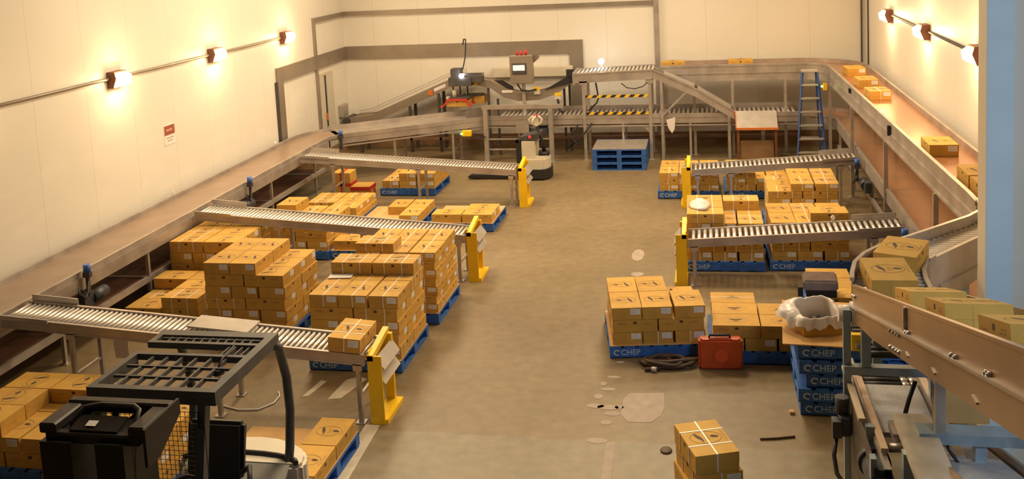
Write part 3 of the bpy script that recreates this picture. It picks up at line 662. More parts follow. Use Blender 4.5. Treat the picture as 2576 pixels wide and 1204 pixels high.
# high belt along the back wall and down the far side
zu = 1.98
outer = [(-1.05, 23.30, zu), (1.9, 23.30, zu)] + arc((1.95, 21.9), 1.40, PI/2, 0, 8, zu)[1:] + [(3.38, 11.2, zu)]
inner = [(-1.05, 22.50, zu), (1.9, 22.50, zu)] + arc((1.95, 21.9), .62, PI/2, 0, 8, zu)[1:] + [(2.77, 11.2, zu)]
t = thing('high_conveyor', 'high belt conveyor above the back line and along the lamp wall', 'conveyor', (2.9, 17, 0))
part('belt', B().ribbon(inner, outer, .04), m_belt_r, t)
ir = inner[:-1] + [(2.77, 11.2, zu), (2.76, 10.85, zu)]
part('inner_rail', B().rail([(x, y, z+.085) for x, y, z in ir], .05, .05).rail([(x, y, z+.05) for x, y, z in ir], .025, .33).rail([(x, y, z-.10) for x, y, z in ir], .055, .03).rail([(x, y, z-.26) for x, y, z in ir], .06, .035), m_galv2, t)
part('outer_rail', B().rail([(x, y, z+.085) for x, y, z in outer], .04, .20), m_galv2, t)
for x, y in ((1.70, 22.47), (-.3, 22.47), (.55, 22.47), (2.52, 21.35), (2.60, 18.75), (2.66, 15.66), (2.71, 12.55)):
    part('post', B().box(x-.03, y-.03, 0, x+.03, y+.03, zu-.28).box(x-.07, y-.07, 0, x+.07, y+.07, .012), m_galv, t)
for y in (21.0, 18.75, 15.66, 12.55): part('post', B().box(3.34, y-.03, 0, 3.40, y+.03, zu-.05), m_galv, t)
part('sensor', B().box(2.63, 15.3, zu-.12, 2.68, 15.36, zu+.03), m_dark, t)
part('sensor', B().box(2.57, 18.9, zu-.05, 2.61, 18.96, zu+.04), m_dark, t)
solid('pull_switch', B().box(2.38, 21.28, 1.62, 2.46, 21.36, 1.76).cyl((2.38, 21.3, 1.70), (2.34, 21.3, 1.70), .02, 10, 1), [m_yellow, m_green_led], 'yellow switch box on a post below the high belt curve', 'switch')
grp = 'cartons riding the high conveyor'
cz = zu+.002
for x, y, rz, st, lb in ((-.76, 22.78, PI/2, 'one', 'carton on the high back belt nearest the cable trunk'), (.75, 22.78, PI/2, None, 'carton on the high back belt short of the curve'),
                     (2.97, 21.05, .06, None, 'first carton just round the curve of the high belt'), (2.96, 19.45, .04, None, 'middle carton of the three after the high curve'), (2.94, 18.08, .05, 'full', 'strapped carton, lowest of the three after the high curve'),
                     (2.99, 13.62, 0, None, 'carton alone on the polished stretch of high belt'), (3.06, 11.98, 0, None, 'rear carton of the two by the blue column'), (3.07, 11.40, .03, 'one', 'front carton of the two by the blue column')):
    carton((x, y, cz), rz, .15, lb, grp, 'bird', st)

# low belt under the high one
zl = .92
outer = [(3.42, 9.3, zl), (3.42, 21.6, zl)] + arc((2.2, 21.6), 1.22, 0, PI/2, 6, zl)[1:]
inner = [(2.68, 9.3, zl), (2.68, 21.6, zl)] + arc((2.2, 21.6), .48, 0, PI/2, 6, zl)[1:]
t = thing('low_conveyor', 'low polished belt conveyor beneath the high one', 'conveyor', (3.05, 15, 0))
part('belt', B().ribbon(inner, outer, .05), m_belt_r, t)
part('inner_rail', B().rail([(x, y, z+.05) for x, y, z in inner], .05, .06).rail([(x, y, z-.03) for x, y, z in inner], .03, .15), m_galv2, t)
part('outer_rail', B().rail([(x, y, z+.08) for x, y, z in outer], .04, .2), m_galv2, t)
part('lower_rail', B().box(2.66, 9.5, .36, 2.71, 21.4, .43), m_galv, t)
for y in (9.9, 11.8, 13.3, 15.2, 17.2, 19.2, 21.2): leg_pair(t, y, 2.70, 3.40, .85, along='x')
for y in (13.0, 17.3): part('drive_motor', B().cyl((2.62, y, .58), (2.62, y+.3, .58), .085, 14).box(2.58, y-.2, .5, 2.68, y, .68), m_motor, t)

# incline belt at the back with wire guards
t = thing('incline_conveyor', 'brown inclined belt rising along the back wall', 'conveyor', (-7.3, 23.2, 0))
pr = [(-8.85, .88), (-8.2, .95), (-6.1, 1.80), (-5.4, 1.88)]
for y in (22.98, 23.48): part('side_plate', B().prism([(x, y-.02, z) for x, z in pr] + [(x, y-.02, z-.2) for x, z in pr[::-1]], (0, .04, 0)), m_steel, t)
part('belt', B().prism([(x, 23.0, z-.03) for x, z in pr] + [(x, 23.0, z-.16) for x, z in pr[::-1]], (0, .46, 0)), m_belt, t)
part('drum', B().cyl((-8.85, 22.95, .80), (-8.85, 23.5, .80), .105, 16), m_darkm, t)
part('guard_wire', B().tube([(-8.5, 22.98, 1.0), (-8.2, 22.98, 1.04), (-6.1, 22.98, 1.90), (-5.7, 22.98, 1.98)], .008, 6).tube([(-8.5, 22.98, 1.06), (-8.2, 22.98, 1.10), (-6.1, 22.98, 1.96), (-5.7, 22.98, 2.04)], .008, 6), m_galv, t)
for x, z in ((-8.5, .72), (-7.2, 1.15), (-6.45, 1.45)):
    for y in (22.99, 23.47): part('leg', B().box(x-.03, y-.03, 0, x+.03, y+.03, z), m_darkm, t)
part('warning_plate', B().prism([(-6.55, 22.955, 1.50), (-6.25, 22.955, 1.62), (-6.25, 22.955, 1.70), (-6.55, 22.955, 1.58)], (0, .005, 0)), m_label, t)
part('bearing', B().box(-6.70, 22.94, 1.42, -6.58, 22.965, 1.54).box(-6.05, 22.94, 1.62, -5.95, 22.965, 1.76).box(-5.85, 22.94, 1.62, -5.75, 22.965, 1.78), m_orange, t)

# gripper head that lifts a carton
t = thing('gripper_head', 'lifting gripper with red claws hanging over the back line', 'gripper', (-5.75, 22.45, 1.1))
part('carriage', B().box(-6.0, 22.3, 1.72, -5.45, 22.7, 1.92).box(-5.95, 22.35, 1.92, -5.72, 22.65, 2.12).box(-5.62, 22.32, 1.98, -5.2, 22.4, 2.02).box(-5.5, 22.32, 1.80, -5.2, 22.6, 1.94), m_darkm, t)
for x in (-5.93, -5.76, -5.58): part('rod', B().cyl((x, 22.45, 1.50), (x, 22.45, 1.74), .018, 8), m_dark, t)
part('hose', B().tube([(-5.68, 22.5, 2.1), (-5.66, 22.7, 2.35), (-5.68, 22.9, 2.6), (-5.75, 23.2, 2.74), (-5.86, 23.45, 2.72), (-5.92, 23.6, 2.58)], .016, 8), m_dark, t)
part('cylinder', B().cyl((-5.90, 22.42, 1.46), (-5.90, 22.42, 1.62), .05, 12).box(-6.1, 22.40, 1.40, -5.85, 22.46, 1.46), m_cream, t)
part('crosspiece', B().box(-6.0, 22.24, 1.425, -5.5, 22.66, 1.46), m_darkm, t)
part('claw', B().box(-6.02, 22.2, 1.39, -5.55, 22.26, 1.43).bar((-6.02, 22.23, 1.4), (-6.14, 22.23, 1.26), .04, .035).bar((-6.14, 22.23, 1.26), (-6.22, 22.23, 1.25), .04, .03).bar((-5.58, 22.23, 1.4), (-5.46, 22.23, 1.25), .05, .04), m_redtape, t)
part('claw', B().box(-6.02, 22.6, 1.39, -5.55, 22.66, 1.43).bar((-6.02, 22.63, 1.4), (-6.12, 22.63, 1.26), .04, .035).bar((-5.58, 22.63, 1.4), (-5.46, 22.63, 1.25), .05, .04), m_redtape, t)
part('lamp', B().cyl((-5.66, 22.30, 1.97), (-5.67, 22.25, 1.965), .055, 16), m_reflector_glow, t)  # a reflector rather than a lamp, given an added glow
carton((-5.80, 22.45, 1.24), PI/2, .15, 'carton held in the red claws of the gripper', None, 'bird', None, False)
carton((-5.50, 22.86, 1.24), PI/2, .18, 'carton held at the back of the red-clawed gripper', None, 'bird', None, False)
part('rear_claw', B().box(-5.70, 22.66, 1.42, -5.30, 23.0, 1.45).box(-5.72, 22.66, 1.40, -5.6, 22.69, 1.45).box(-5.79, 22.68, 1.25, -5.775, 23.0, 1.45), m_darkm, t)

# sagging cable trough and control cabinet
t = thing('cable_arch', 'sagging grey trough bridge hung behind the control cabinet', 'conveyor', (-4.3, 22.85, 1.0))
ap = [(-5.55, 1.86), (-5.05, 1.80), (-4.75, 1.58), (-4.4, 1.48), (-3.9, 1.50), (-3.5, 1.62), (-3.05, 1.86)]
for y in (22.6, 23.0): part('side_plate', B().prism([(x, y, z) for x, z in ap] + [(x, y, z-.13-(.06 if 0 < i < 6 else 0)) for i, (x, z) in list(enumerate(ap))[::-1]], (0, .03, 0)), m_steel, t)
part('belt', B().prism([(x, 22.63, z-.03) for x, z in ap] + [(x, 22.63, z-.07) for x, z in ap[::-1]], (0, .37, 0)), m_belt, t)
part('black_cover', B().prism([(-4.95, 22.58, 1.80), (-4.75, 22.58, 1.80), (-4.5, 22.58, 1.64), (-4.5, 22.58, 1.56), (-4.65, 22.58, 1.60)], (0, .03, 0)), m_dark, t)
part('black_cover', B().prism([(-3.75, 22.56, 1.55), (-3.2, 22.56, 1.86), (-3.05, 22.56, 1.92), (-3.02, 22.56, 1.72), (-3.3, 22.56, 1.66)], (0, .04, 0)).box(-3.22, 22.54, 1.86, -3.05, 22.62, 2.02), m_dark, t)
part('warning_plate', B().box(-4.78, 22.59, 1.50, -4.52, 22.598, 1.56), m_label, t)
part('bearing', B().cyl((-5.42, 22.58, 1.74), (-5.42, 22.60, 1.74), .06, 14), m_yellow, t)
for x in (-5.12, -4.9): part('leg', B().box(x-.025, 22.62, 0, x+.025, 22.67, 1.72 if x < -5 else 1.35), m_darkm, t)
for x in (-3.35, -3.22): part('leg', B().box(x-.025, 22.97, 0, x+.025, 23.02, 1.72), m_darkm, t)
part('valve', B().box(-4.0, 22.52, 1.46, -3.86, 22.6, 1.60).box(-3.5, 22.52, 1.33, -3.36, 22.6, 1.46), m_cream, t)
part('valve_band', B().box(-4.01, 22.515, 1.57, -3.85, 22.605, 1.62).box(-3.51, 22.515, 1.42, -3.35, 22.605, 1.47), m_yellow, t)
part('air_hose', B().tube([(-3.45, 22.55, 1.35), (-3.42, 22.5, 1.2), (-3.38, 22.3, 1.12), (-3.3, 22.2, 1.08)], .03, 8).tube([(-4.36, 22.5, 1.98), (-4.36, 22.45, 1.7), (-4.28, 22.45, 1.57), (-4.1, 22.46, 1.55), (-3.93, 22.5, 1.58)], .02, 8), m_dark, t)
t = thing('control_cabinet', 'grey control cabinet with bright screen above the back line', 'cabinet', (-4.2, 22.45, 1.3))
cs = part('case', B().box(-4.52, 22.36, 1.74, -3.98, 22.56, 2.40).bevel(.012), m_steel, t)
part('screen', B().box(-4.44, 22.345, 2.05, -4.16, 22.36, 2.18), m_screen, cs)
part('keypad', B().box(-4.45, 22.34, 1.98, -4.14, 22.36, 2.03).box(-4.46, 22.352, 1.96, -4.12, 22.36, 2.22), m_darkm, cs)
for x, z in ((-4.34, 2.50), (-4.24, 2.49), (-4.14, 2.52)): part('beacon', B().cyl((x, 22.46, 2.40), (x, 22.46, z), .032, 10), m_redtape, cs)
part('hood', B().prism([(-4.06, 22.56, 2.40), (-3.86, 22.56, 2.52), (-3.86, 22.56, 2.30), (-3.98, 22.56, 2.20)], (0, .12, 0)), m_steel, t)
part('mast', B().box(-4.28, 22.50, 0, -4.20, 22.58, 1.74), m_galv, t)
solid('cable_duct', B().box(-5.2, 23.55, 1.72, -3.2, 23.67, 1.98).bevel(.02), m_cream, 'pale box-section duct behind the control cabinet', 'duct')

# stepladder
t = thing('stepladder', 'blue stepladder standing at the back beside the high belt curve', 'ladder', (2.14, 21.55, 0))
x0, x1 = 1.84, 2.44; tx0, tx1 = 1.99, 2.29
for a, c in ((x0, tx0), (x1, tx1)): part('front_stile', B().bar((a, 21.28, 0), (c, 21.62, 1.98), .035, .07), m_ladder, t)
for a, c in ((x0+.06, tx0+.02), (x1-.06, tx1-.02)): part('rear_stile', B().bar((a, 21.86, 0), (c, 21.66, 1.96), .03, .05), m_ladder, t)
for i in range(6):
    f = (i+1)/7; y = 21.28+.34*f; e = .15*f
    part('tread', B().box(x0+e, y-.05, 1.98*f-.015, x1-e, y+.05, 1.98*f+.015), m_rung, t)
part('top_cap', B().box(1.97, 21.55, 1.97, 2.31, 21.75, 2.01), m_rung, t)
for z, f in ((.5, .25), (1.0, .5)): part('rear_brace', B().box(x0+.06+.13*f, 21.84-.18*f, z, x1-.06-.13*f, 21.87-.18*f, z+.03), m_rung, t)

# blue pallets under the tower
for i in range(3): pallet(-1.335, 20.96, i*.152, PI/2, ['lowest', 'middle', 'topmost'][i]+' of three empty blue pallets under the raised rollers', 'empty blue pallets by the tower', False)
tag(put('platform_sheet', B().box(-2.5, 20.98, .4565, -1.34, 22.0, .47).mesh('platform_sheet', m_galv)), 'grey sheet on the three empty pallets under the raised rollers', 'sheet')

# ------------------------------------------------------------------ red-taped boxes
t = thing('taped_box', 'upright brown box with a red tape cross under the far lane', 'box', (-7.52, 19.15, 0))
part('body', B().box(-7.72, 18.98, 0, -7.33, 19.36, .44).bevel(.006), m_card, t)
part('tape', B().box(-7.55, 18.975, .0, -7.495, 18.98, .44).box(-7.725, 18.975, .16, -7.325, 18.98, .22).box(-7.33, 18.98, .16, -7.325, 19.36, .22).box(-7.55, 18.975, .44, -7.495, 19.36, .445), m_redtape, t)
t = thing('taped_box', 'low brown box with red-banded sides beside the tape-cross box', 'box', (-6.98, 18.75, 0))
part('body', B().box(-7.18, 18.58, 0, -6.78, 18.98, .25).bevel(.006), m_card, t)
part('tape', B().box(-7.185, 18.575, .17, -6.775, 18.58, .245).box(-6.78, 18.58, .17, -6.775, 18.98, .245).box(-6.78, 18.6, .02, -6.774, 18.66, .2).box(-6.78, 18.82, .02, -6.774, 18.88, .2), m_redtape, t)

# ------------------------------------------------------------------ pallet truck
t = thing('pallet_truck', 'cream electric pallet truck parked with its forks along the far lane', 'pallet truck', (-3.7, 20.4, 0))
b = B().prism([(-3.88, 20.1, .16), (-3.45, 20.1, .16), (-3.36, 20.22, .16), (-3.32, 20.42, .16), (-3.36, 20.62, .16), (-3.45, 20.74, .16), (-3.88, 20.74, .16)], (0, 0, .32))
b.bevel(.04, 2).prism([(-3.90, 20.14, .3), (-3.62, 20.14, .3), (-3.62, 20.70, .3), (-3.90, 20.70, .3)], (0, 0, .52)); 
part('body', b, m_cream, t)
b = B().prism([(-3.90, 20.06, .03), (-3.44, 20.06, .03), (-3.33, 20.20, .03), (-3.29, 20.42, .03), (-3.33, 20.64, .03), (-3.44, 20.78, .03), (-3.90, 20.78, .03)], (0, 0, .20))
part('skirt', b, m_dark, t)
part('load_backrest', B().box(-4.0, 20.12, .1, -3.93, 20.72, .18).box(-4.02, 20.14, .1, -3.96, 20.22, .86).box(-3.96, 20.14, .1, -3.90, 20.20, .80).box(-4.02, 20.62, .1, -3.96, 20.70, .86).box(-4.02, 20.14, .80, -3.92, 20.70, .86), m_dark, t)
part('dashboard', B().prism([(-3.94, 20.2, .82), (-3.56, 20.2, .84), (-3.5, 20.2, .98), (-3.6, 20.2, .98), (-3.94, 20.2, .90)], (0, .46, 0)), m_darkm, t)
part('stop_button', B().cyl((-3.72, 20.22, .90), (-3.72, 20.17, .92), .035, 12), m_redtape, t)
for y in (20.16, 20.56): part('fork', B().prism([(-5.12, y, .05), (-5.05, y, .10), (-3.9, y, .11), (-3.9, y, .04), (-5.05, y, .035)], (0, .16, 0)), m_dark, t)
for y in (20.24, 20.64): part('load_wheel', B().cyl((-4.95, y-.04, .04), (-4.95, y+.04, .04), .038, 12), m_darkm, t)
part('drive_wheel', B().cyl((-3.6, 20.36, .1), (-3.6, 20.48, .1), .1, 16), m_dark, t)
part('tiller_base', B().cyl((-3.47, 20.42, .47), (-3.47, 20.42, .56), .12, 16), m_dark, t)
ta = part('tiller_arm', B().tube([(-3.46, 20.42, .55), (-3.50, 20.38, .82), (-3.60, 20.34, 1.16)], [.045, .035, .03], 10), m_dark, t)
b = B().tube([(-3.60, 20.24, 1.14), (-3.64, 20.16, 1.2), (-3.64, 20.17, 1.29), (-3.60, 20.28, 1.33), (-3.58, 20.40, 1.33), (-3.6, 20.50, 1.29), (-3.60, 20.50, 1.2), (-3.58, 20.42, 1.14)], .024, 8, closed=True)
b.tube([(-3.74, 20.30, 1.26), (-3.70, 20.32, 1.18), (-3.60, 20.34, 1.12), (-3.50, 20.34, 1.18), (-3.47, 20.34, 1.26), (-3.52, 20.34, 1.32), (-3.68, 20.32, 1.32)], .026, 8, closed=True).box(-3.63, 20.30, 1.12, -3.57, 20.36, 1.32)
part('tiller_head', b, m_cream, ta)
part('horn_button', B().box(-3.64, 20.29, 1.32, -3.55, 20.35, 1.37).bevel(.01), m_redtape, ta)

# ------------------------------------------------------------------ forklift (mast towards the camera side of the hall)
t = thing('forklift', 'dark forklift with grid roof guard and pale counterweight', 'forklift', (-3.9, 6.8, 0))
gx0, gx1, gy0, gy1, gz = -4.42, -3.42, 6.0, 7.05, 2.0
b = B().box(gx0, gy0+.06, gz-.09, gx0+.05, 6.58, gz).box(gx1-.07, gy0+.06, gz-.09, gx1, gy1-.10, gz).box(gx0, gy0, gz-.10, gx1, gy0+.06, gz).box(gx0, 6.80, gz-.05, gx1-.07, 6.84, gz-.001).box(gx0, gy1-.10, gz-.07, gx1, gy1, gz).box(gx0, 6.58, gz-.05, gx1-.07, 6.62, gz-.001).box(gx0, 6.84, gz-.05, gx0+.05, gy1-.10, gz-.001)
rf = part('roof_frame', b, m_guard, t)
b = B()
for i in range(1, 7): x = gx0+.07+i*.84/7; b.box(x-.009, gy0+.06, gz-.045, x+.009, 6.58, gz-.012)
for i in range(1, 3): y = gy0+.06+i*.52/3; b.box(gx0+.07, y-.009, gz-.03, gx1-.09, y+.009, gz-.01)
for i in range(1, 12): x = gx0+.07+i*.84/12; b.box(x-.007, 6.84, gz-.045, x+.007, gy1-.1, gz-.012)
for i in range(1, 5): x = gx1-.09-.22*i/4+.02; b.box(x-.006, 6.62, gz-.045, x+.006, 6.80, gz-.012)
b.box(gx0+.07, 6.91, gz-.03, gx1-.09, 6.925, gz-.01)
part('roof_grid', b, m_guard, rf)
part('beacon_mount', B().cyl((-3.62, 6.42, gz-.06), (-3.62, 6.42, gz-.02), .05, 12).tube([(-3.62, 6.42, gz-.02), (-3.62, 6.5, gz+.02), (-3.65, 6.75, gz+.01)], .008, 6), m_dark, rf)
part('front_pillar', B().bar((-3.53, 6.04, gz-.08), (-3.53, 5.72, .55), .06, .07), m_guard, t)
part('front_pillar', B().bar((-4.34, 6.04, gz-.08), (-4.34, 5.72, .55), .06, .07), m_guard, t)
for x in (-3.47, -4.34): part('rear_pillar', B().tube([(x, 6.98, gz-.06), (x, 7.14, 1.84), (x, 7.24, 1.55), (x, 7.26, 1.25), (x, 7.20, .95), (x, 7.16, .84)], .038, 10), m_guard, t)
part('hose_guide', B().bar((-3.84, 6.02, gz-.1), (-3.84, 5.98, gz-.28), .04, .04), m_guard, t)
part('chassis', B().box(-4.44, 5.85, .18, -3.36, 7.2, .50).bevel(.03).box(-4.40, 6.3, .5, -3.40, 7.2, .62), m_darkm, t)
# pale counterweight with rounded tail and a hinged bonnet
pl = [(-4.44, 7.08), (-3.34, 7.08)] + [(-3.88+.56*math.cos(a), 7.14+.40*math.sin(a)) for a in [PI*k/10 for k in range(0, 11)]]
cw_ = part('counterweight', B().prism([(x, y, .2) for x, y in pl], (0, 0, .66)).bevel(.05, 2), m_cream, t)
part('bonnet', B().prism([(-4.36, 6.78, .62), (-3.44, 6.78, .62), (-3.44, 7.06, .80), (-4.36, 7.06, .80)], (0, .06, .06)), mat('bonnet_metal', (.55, .52, .46), .3, .25, .05, 3), t)
part('bonnet_seal', B().tube([(-3.88+.50*math.cos(a), 7.10+.13*math.sin(a), .872) for a in [PI*(1-k/10) for k in range(11)]], .022, 8), m_dark, t)
t_seat = part('seat', B().box(-4.26, 6.55, .62, -3.84, 7.0, .74).bevel(.04, 2), m_dark, t)
sb_ = part('seat_back', B().prism([(-4.30, 6.96, .70), (-4.30, 7.04, .70), (-4.30, 7.16, 1.20), (-4.30, 7.06, 1.22)], (.50, 0, 0)).bevel(.03, 2), m_dark, t_seat)
part('hip_restraint', B().tube([(-3.82, 6.98, .82), (-3.72, 6.96, .90), (-3.66, 6.84, .86), (-3.72, 6.74, .76), (-3.82, 6.76, .70)], .022, 8), m_dark, t_seat)
part('steering_column', B().bar((-3.98, 6.05, .5), (-3.98, 6.35, .92), .07, .07), m_dark, t)
sw = [V((-3.98, 6.38, .96)) + M.Rotation(.55, 3, 'X') @ V((.17*math.cos(2*PI*k/20), .17*math.sin(2*PI*k/20), 0)) for k in range(20)]
part('steering_wheel', B().tube(sw, .016, 8, closed=True).bar(sw[0], sw[10], .02, .02), m_dark, t)
part('control_lever', B().tube([(-3.70, 6.02, .55), (-3.69, 6.14, .95)], .010, 6).sphere((-3.69, 6.14, .97), .03).tube([(-3.78, 6.0, .55), (-3.78, 6.12, .92)], .010, 6).sphere((-3.78, 6.12, .94), .026), m_dark, t)
for x in (-4.40, -3.50): part('front_wheel', B().cyl((x, 5.88, .28), (x+.12, 5.88, .28), .28, 24), m_dark, t)
for x in (-4.34, -3.56): part('rear_wheel', B().cyl((x, 7.3, .2), (x+.12, 7.3, .2), .2, 24), m_dark, t)
# mast
b = B()
for x, w_ in ((-4.24, .14), (-3.80, .14)): b.box(x, 5.36, .06, x+w_, 5.62, 2.02)
for x, w_ in ((-4.25, .22), (-3.86, .20)): b.box(x, 5.26, .06, x+w_, 5.355, 1.99)
part('mast_upright', b, m_black, t)
b = B().box(-4.28, 5.60, 2.02, -3.53, 5.68, 2.10).box(-4.28, 5.30, 2.02, -4.16, 5.60, 2.09).box(-3.65, 5.30, 2.02, -3.53, 5.60, 2.09).box(-4.24, 5.30, 1.96, -3.57, 5.37, 2.03)
mc = part('mast_crosshead', b.bevel(.012), mat('mast_top_steel', (.035, .03, .028), .45, .3, .3, 8), t)
part('mast_side_plate', B().prism([(-3.53, 5.28, 2.09), (-3.53, 5.70, 2.10), (-3.53, 5.70, 2.0), (-3.53, 5.42, 1.84), (-3.53, 5.28, 1.84)], (.02, 0, 0)), m_black, t)
part('mast_hose', B().tube([(-4.12, 5.36, 1.7), (-4.12, 5.42, 2.04), (-4.08, 5.50, 2.11), (-3.98, 5.54, 2.115), (-3.74, 5.54, 2.115), (-3.68, 5.50, 2.11), (-3.67, 5.42, 2.04), (-3.67, 5.36, 1.7)], .016, 8), m_darkm, mc)
part('mast_plate', B().obox((-3.91, 5.40, 2.05), (.34, .14, .02), Rx(.25)), m_black, mc)
part('mast_sticker', B().obox((-3.95, 5.385, 2.062), (.07, .05, .004), Rx(.25)), m_label, mc)
part('lift_cylinder', B().cyl((-3.95, 5.64, .2), (-3.95, 5.64, 2.02), .026, 12).box(-3.99, 5.60, .9, -3.91, 5.68, 1.45), m_guard, t)
b = B()
for i in range(25): z = 1.0+i*.036; b.box(-4.36, 5.96, z, -3.50, 5.963, z+.003)
for i in range(25): x = -4.36+i*.0358; b.box(x, 5.963, 1.0, x+.003, 5.966, 1.87)
b.box(-4.37, 5.955, .98, -3.49, 5.97, 1.0)
part('mesh_screen', b, m_black, t)
part('carriage', B().box(-4.3, 5.18, .35, -3.5, 5.26, .45).box(-4.3, 5.18, .70, -3.5, 5.26, .80), m_black, t)
for x in (-4.2, -3.7): part('fork', B().prism([(x, 5.18, .85), (x, 5.14, .85), (x, 5.12, .10), (x, 4.05, .08), (x, 4.05, .06), (x, 5.18, .05)], (.11, 0, 0)), m_black, t)

# ------------------------------------------------------------------ red case, hose, white bag, machine cover, waste box
t = thing('tool_case', 'orange-red plastic tool case standing in the aisle', 'case', (.06, 11.1, 0))
sh = part('shell', B().obox((.065, 11.14, .185), (.5, .14, .365), Rz(.06)).bevel(.025, 2), m_red, t)
part('handle', B().tube([(-.06, 11.13, .355), (-.05, 11.13, .395), (.17, 11.15, .395), (.18, 11.15, .355)], .017, 8), m_dark, sh)
for q in ((-.10, 11.065, .33), (.235, 11.085, .33)): part('latch', B().obox(q, (.07, .02, .08), Rz(.06)), m_red, sh)
part('badge', B().cyl((.08, 11.070, .17), (.08, 11.064, .17), .075, 24), mat('case_badge', (.62, .08, .02), .45), sh)
b = B()
r = random.Random(5)
for k in range(7):
    cx, cy, a, c, z = -.58+r.uniform(-.10, .10), 11.15+r.uniform(-.04, .04), .30-r.uniform(0, .14), .15-r.uniform(0, .07), .028+.022*(k % 3)
    p_, q_ = r.uniform(0, 6), r.uniform(.05, .16)
    b.tube([(cx+a*math.cos(q)*(1+q_*math.sin(3*q+p_)), cy+c*math.sin(q+.2*math.sin(2*q+p_)), z+.016*math.sin(2*q+p_)) for q in [2*PI*i/28 for i in range(28)]], .024, 7, closed=True)
b.tube([(-.62, 11.0, .03), (-.72, 10.98, .03), (-.80, 10.97, .025)], .022, 8).cyl((-.72, 10.97, .03), (-.66, 10.96, .03), .032, 10, 1)
solid('hose_coil', b, [m_hose, m_galv], 'coiled dark brown hose lying in front of the pallet', 'hose')
solid('floor_scrap', B().tube([(.42, 9.50, .012), (.58, 9.53, .012), (.76, 9.58, .012)], .010, 6), m_hose, 'thin dark stick lying on the open floor', 'scrap')
solid('floor_scrap', B().sphere((-.49, 9.2, .01), .06, 0, (1, 1.2, .2), 9, 6), m_hose, 'flat dark scrap on the pale slab behind the single column', 'scrap')
solid('floor_scrap', B().box(.75, 10.06, 0, .80, 10.12, .03).bevel(.006), m_slip, 'small brown chip on the floor beside the empty pallet pile', 'scrap')
solid('floor_cable', B().tube([(-5.58, 9.81, .012), (-5.44, 9.68, .012), (-5.2, 9.60, .012), (-4.98, 9.63, .012), (-4.87, 9.8, .012), (-4.88, 9.97, .012), (-4.94, 10.07, .012)], .009, 6), m_bag, 'thin white cable looped on the floor beside the forklift', 'cable')
# wrinkled bag on stack
def heap(name, cx, cy, z, rx, ry, h, m, label, cat, seed):
    r = random.Random(seed); b = B(); n, k = 18, 6; rows = []
    for j in range(k):
        f = j/(k-1); rows.append([b.bm.verts.new((cx+rx*math.cos(2*PI*i/n)*(1-f*.92)*(1+r.uniform(-.12, .12)), cy+ry*math.sin(2*PI*i/n)*(1-f*.92)*(1+r.uniform(-.12, .12)), z+h*math.sin(f*PI/2)*(1+r.uniform(-.2, .2)) if j else z)) for i in range(n)])
    for j in range(k-1):
        for i in range(n): f = b.bm.faces.new((rows[j][i], rows[j][(i+1) % n], rows[j+1][(i+1) % n], rows[j+1][i])); f.smooth = True
    b.bm.faces.new(rows[-1]); b.bm.faces.new(rows[0][::-1])
    return solid(name, b, m, label, cat)
heap('plastic_bag', -.16, 14.98, .878, .17, .30, .09, m_bag, 'crumpled white plastic bag lying on top of a stack', 'bag', 3)
solid('paper_sheet', B().obox((-4.60, 11.36, .944), (.30, .15, .004), Rz(.1)), m_label, 'white paper sheet on the tall stack behind the forklift-side lane post', 'paper')
t = thing('machine_cover', 'dark brown machine cover resting on the stack behind the waste box', 'machine', (1.32, 12.35, .46))
part('hood', B().prism([(1.10, 12.22, .54), (1.10, 12.44, .60), (1.10, 12.48, .72), (1.10, 12.26, .66)], (.42, 0, 0)).bevel(.02, 2), mat('cover_brown', (.17, .115, .09), .35, .1, .2, 8), t)
part('base', B().box(1.14, 12.24, .462, 1.50, 12.46, .56).box(1.04, 12.26, .462, 1.10, 12.34, .58), m_dark, t)
# pile of empty pallets with a board and a lined box
g = 'empty blue pallets in the pile by the machine'
for i, (dx, dy, nm) in enumerate(((0, 0, 'bottom'), (-.02, -.03, 'second from the bottom'), (.06, 0, 'middle'), (-.01, -.03, 'second from the top'), (-.02, -.01, 'topmost'))):
    pallet(.86+dx, 10.05+dy, i*.1525, .008*(-1)**i, 'empty blue pallet, %s of the pile beside the machine' % nm, g)
solid('slip_sheet', B().obox((1.33, 10.62, .772), (1.2, 1.25, .012), Rz(-.07)), m_slip, 'brown board on the pile of empty pallets', 'sheet')
t = thing('waste_box', 'open carton lined with a white plastic bag on the pallet pile', 'box', (1.05, 10.5, .779))
R = Rz(.25)
bx = B()
for c, d in (((0, -.2, .09), (.40, .01, .18)), ((0, .2, .09), (.40, .01, .18)), ((-.2, 0, .09), (.01, .4, .18)), ((.2, 0, .09), (.01, .4, .18)), ((0, 0, .005), (.4, .4, .01))): bx.obox(R @ V(c) + V((1.07, 10.47, .779)), d, R)
part('carton_body', bx, m_card, t)
b = B(); n = 60; rr = random.Random(8); rows = []
fold = [.05*math.sin(7*2*PI*k/60+.4)+.045*math.sin(11*2*PI*k/60+2)+.03*math.sin(19*2*PI*k/60)+rr.uniform(-.02, .02) for k in range(n)]
for f, z, am in ((1.24, .125, 1.1), (1.20, .15, 1.0), (1.16, .18, .8), (1.11, .21, .5), (1.05, .228, .25), (.97, .222, .2), (.92, .19, -.2), (.90, .03, 0)):
    row = []
    for i in range(n):
        a = 2*PI*i/n; s = min(.2/max(abs(math.cos(a)), abs(math.sin(a))), .25)*f*(1+am*fold[i])
        if f > 1.1: s += .13*max(0, math.cos(a-2.9))**4
        dz = am*.35*fold[(i+7) % n] + (.045*max(0, math.sin(a+.3)) - .03*max(0, math.cos(a-4.4)) if f > .91 else 0)
        p = R @ V((s*math.cos(a), s*math.sin(a), max(.03, z+dz))); row.append(b.bm.verts.new(p+V((1.07, 10.47, .779))))
    rows.append(row)
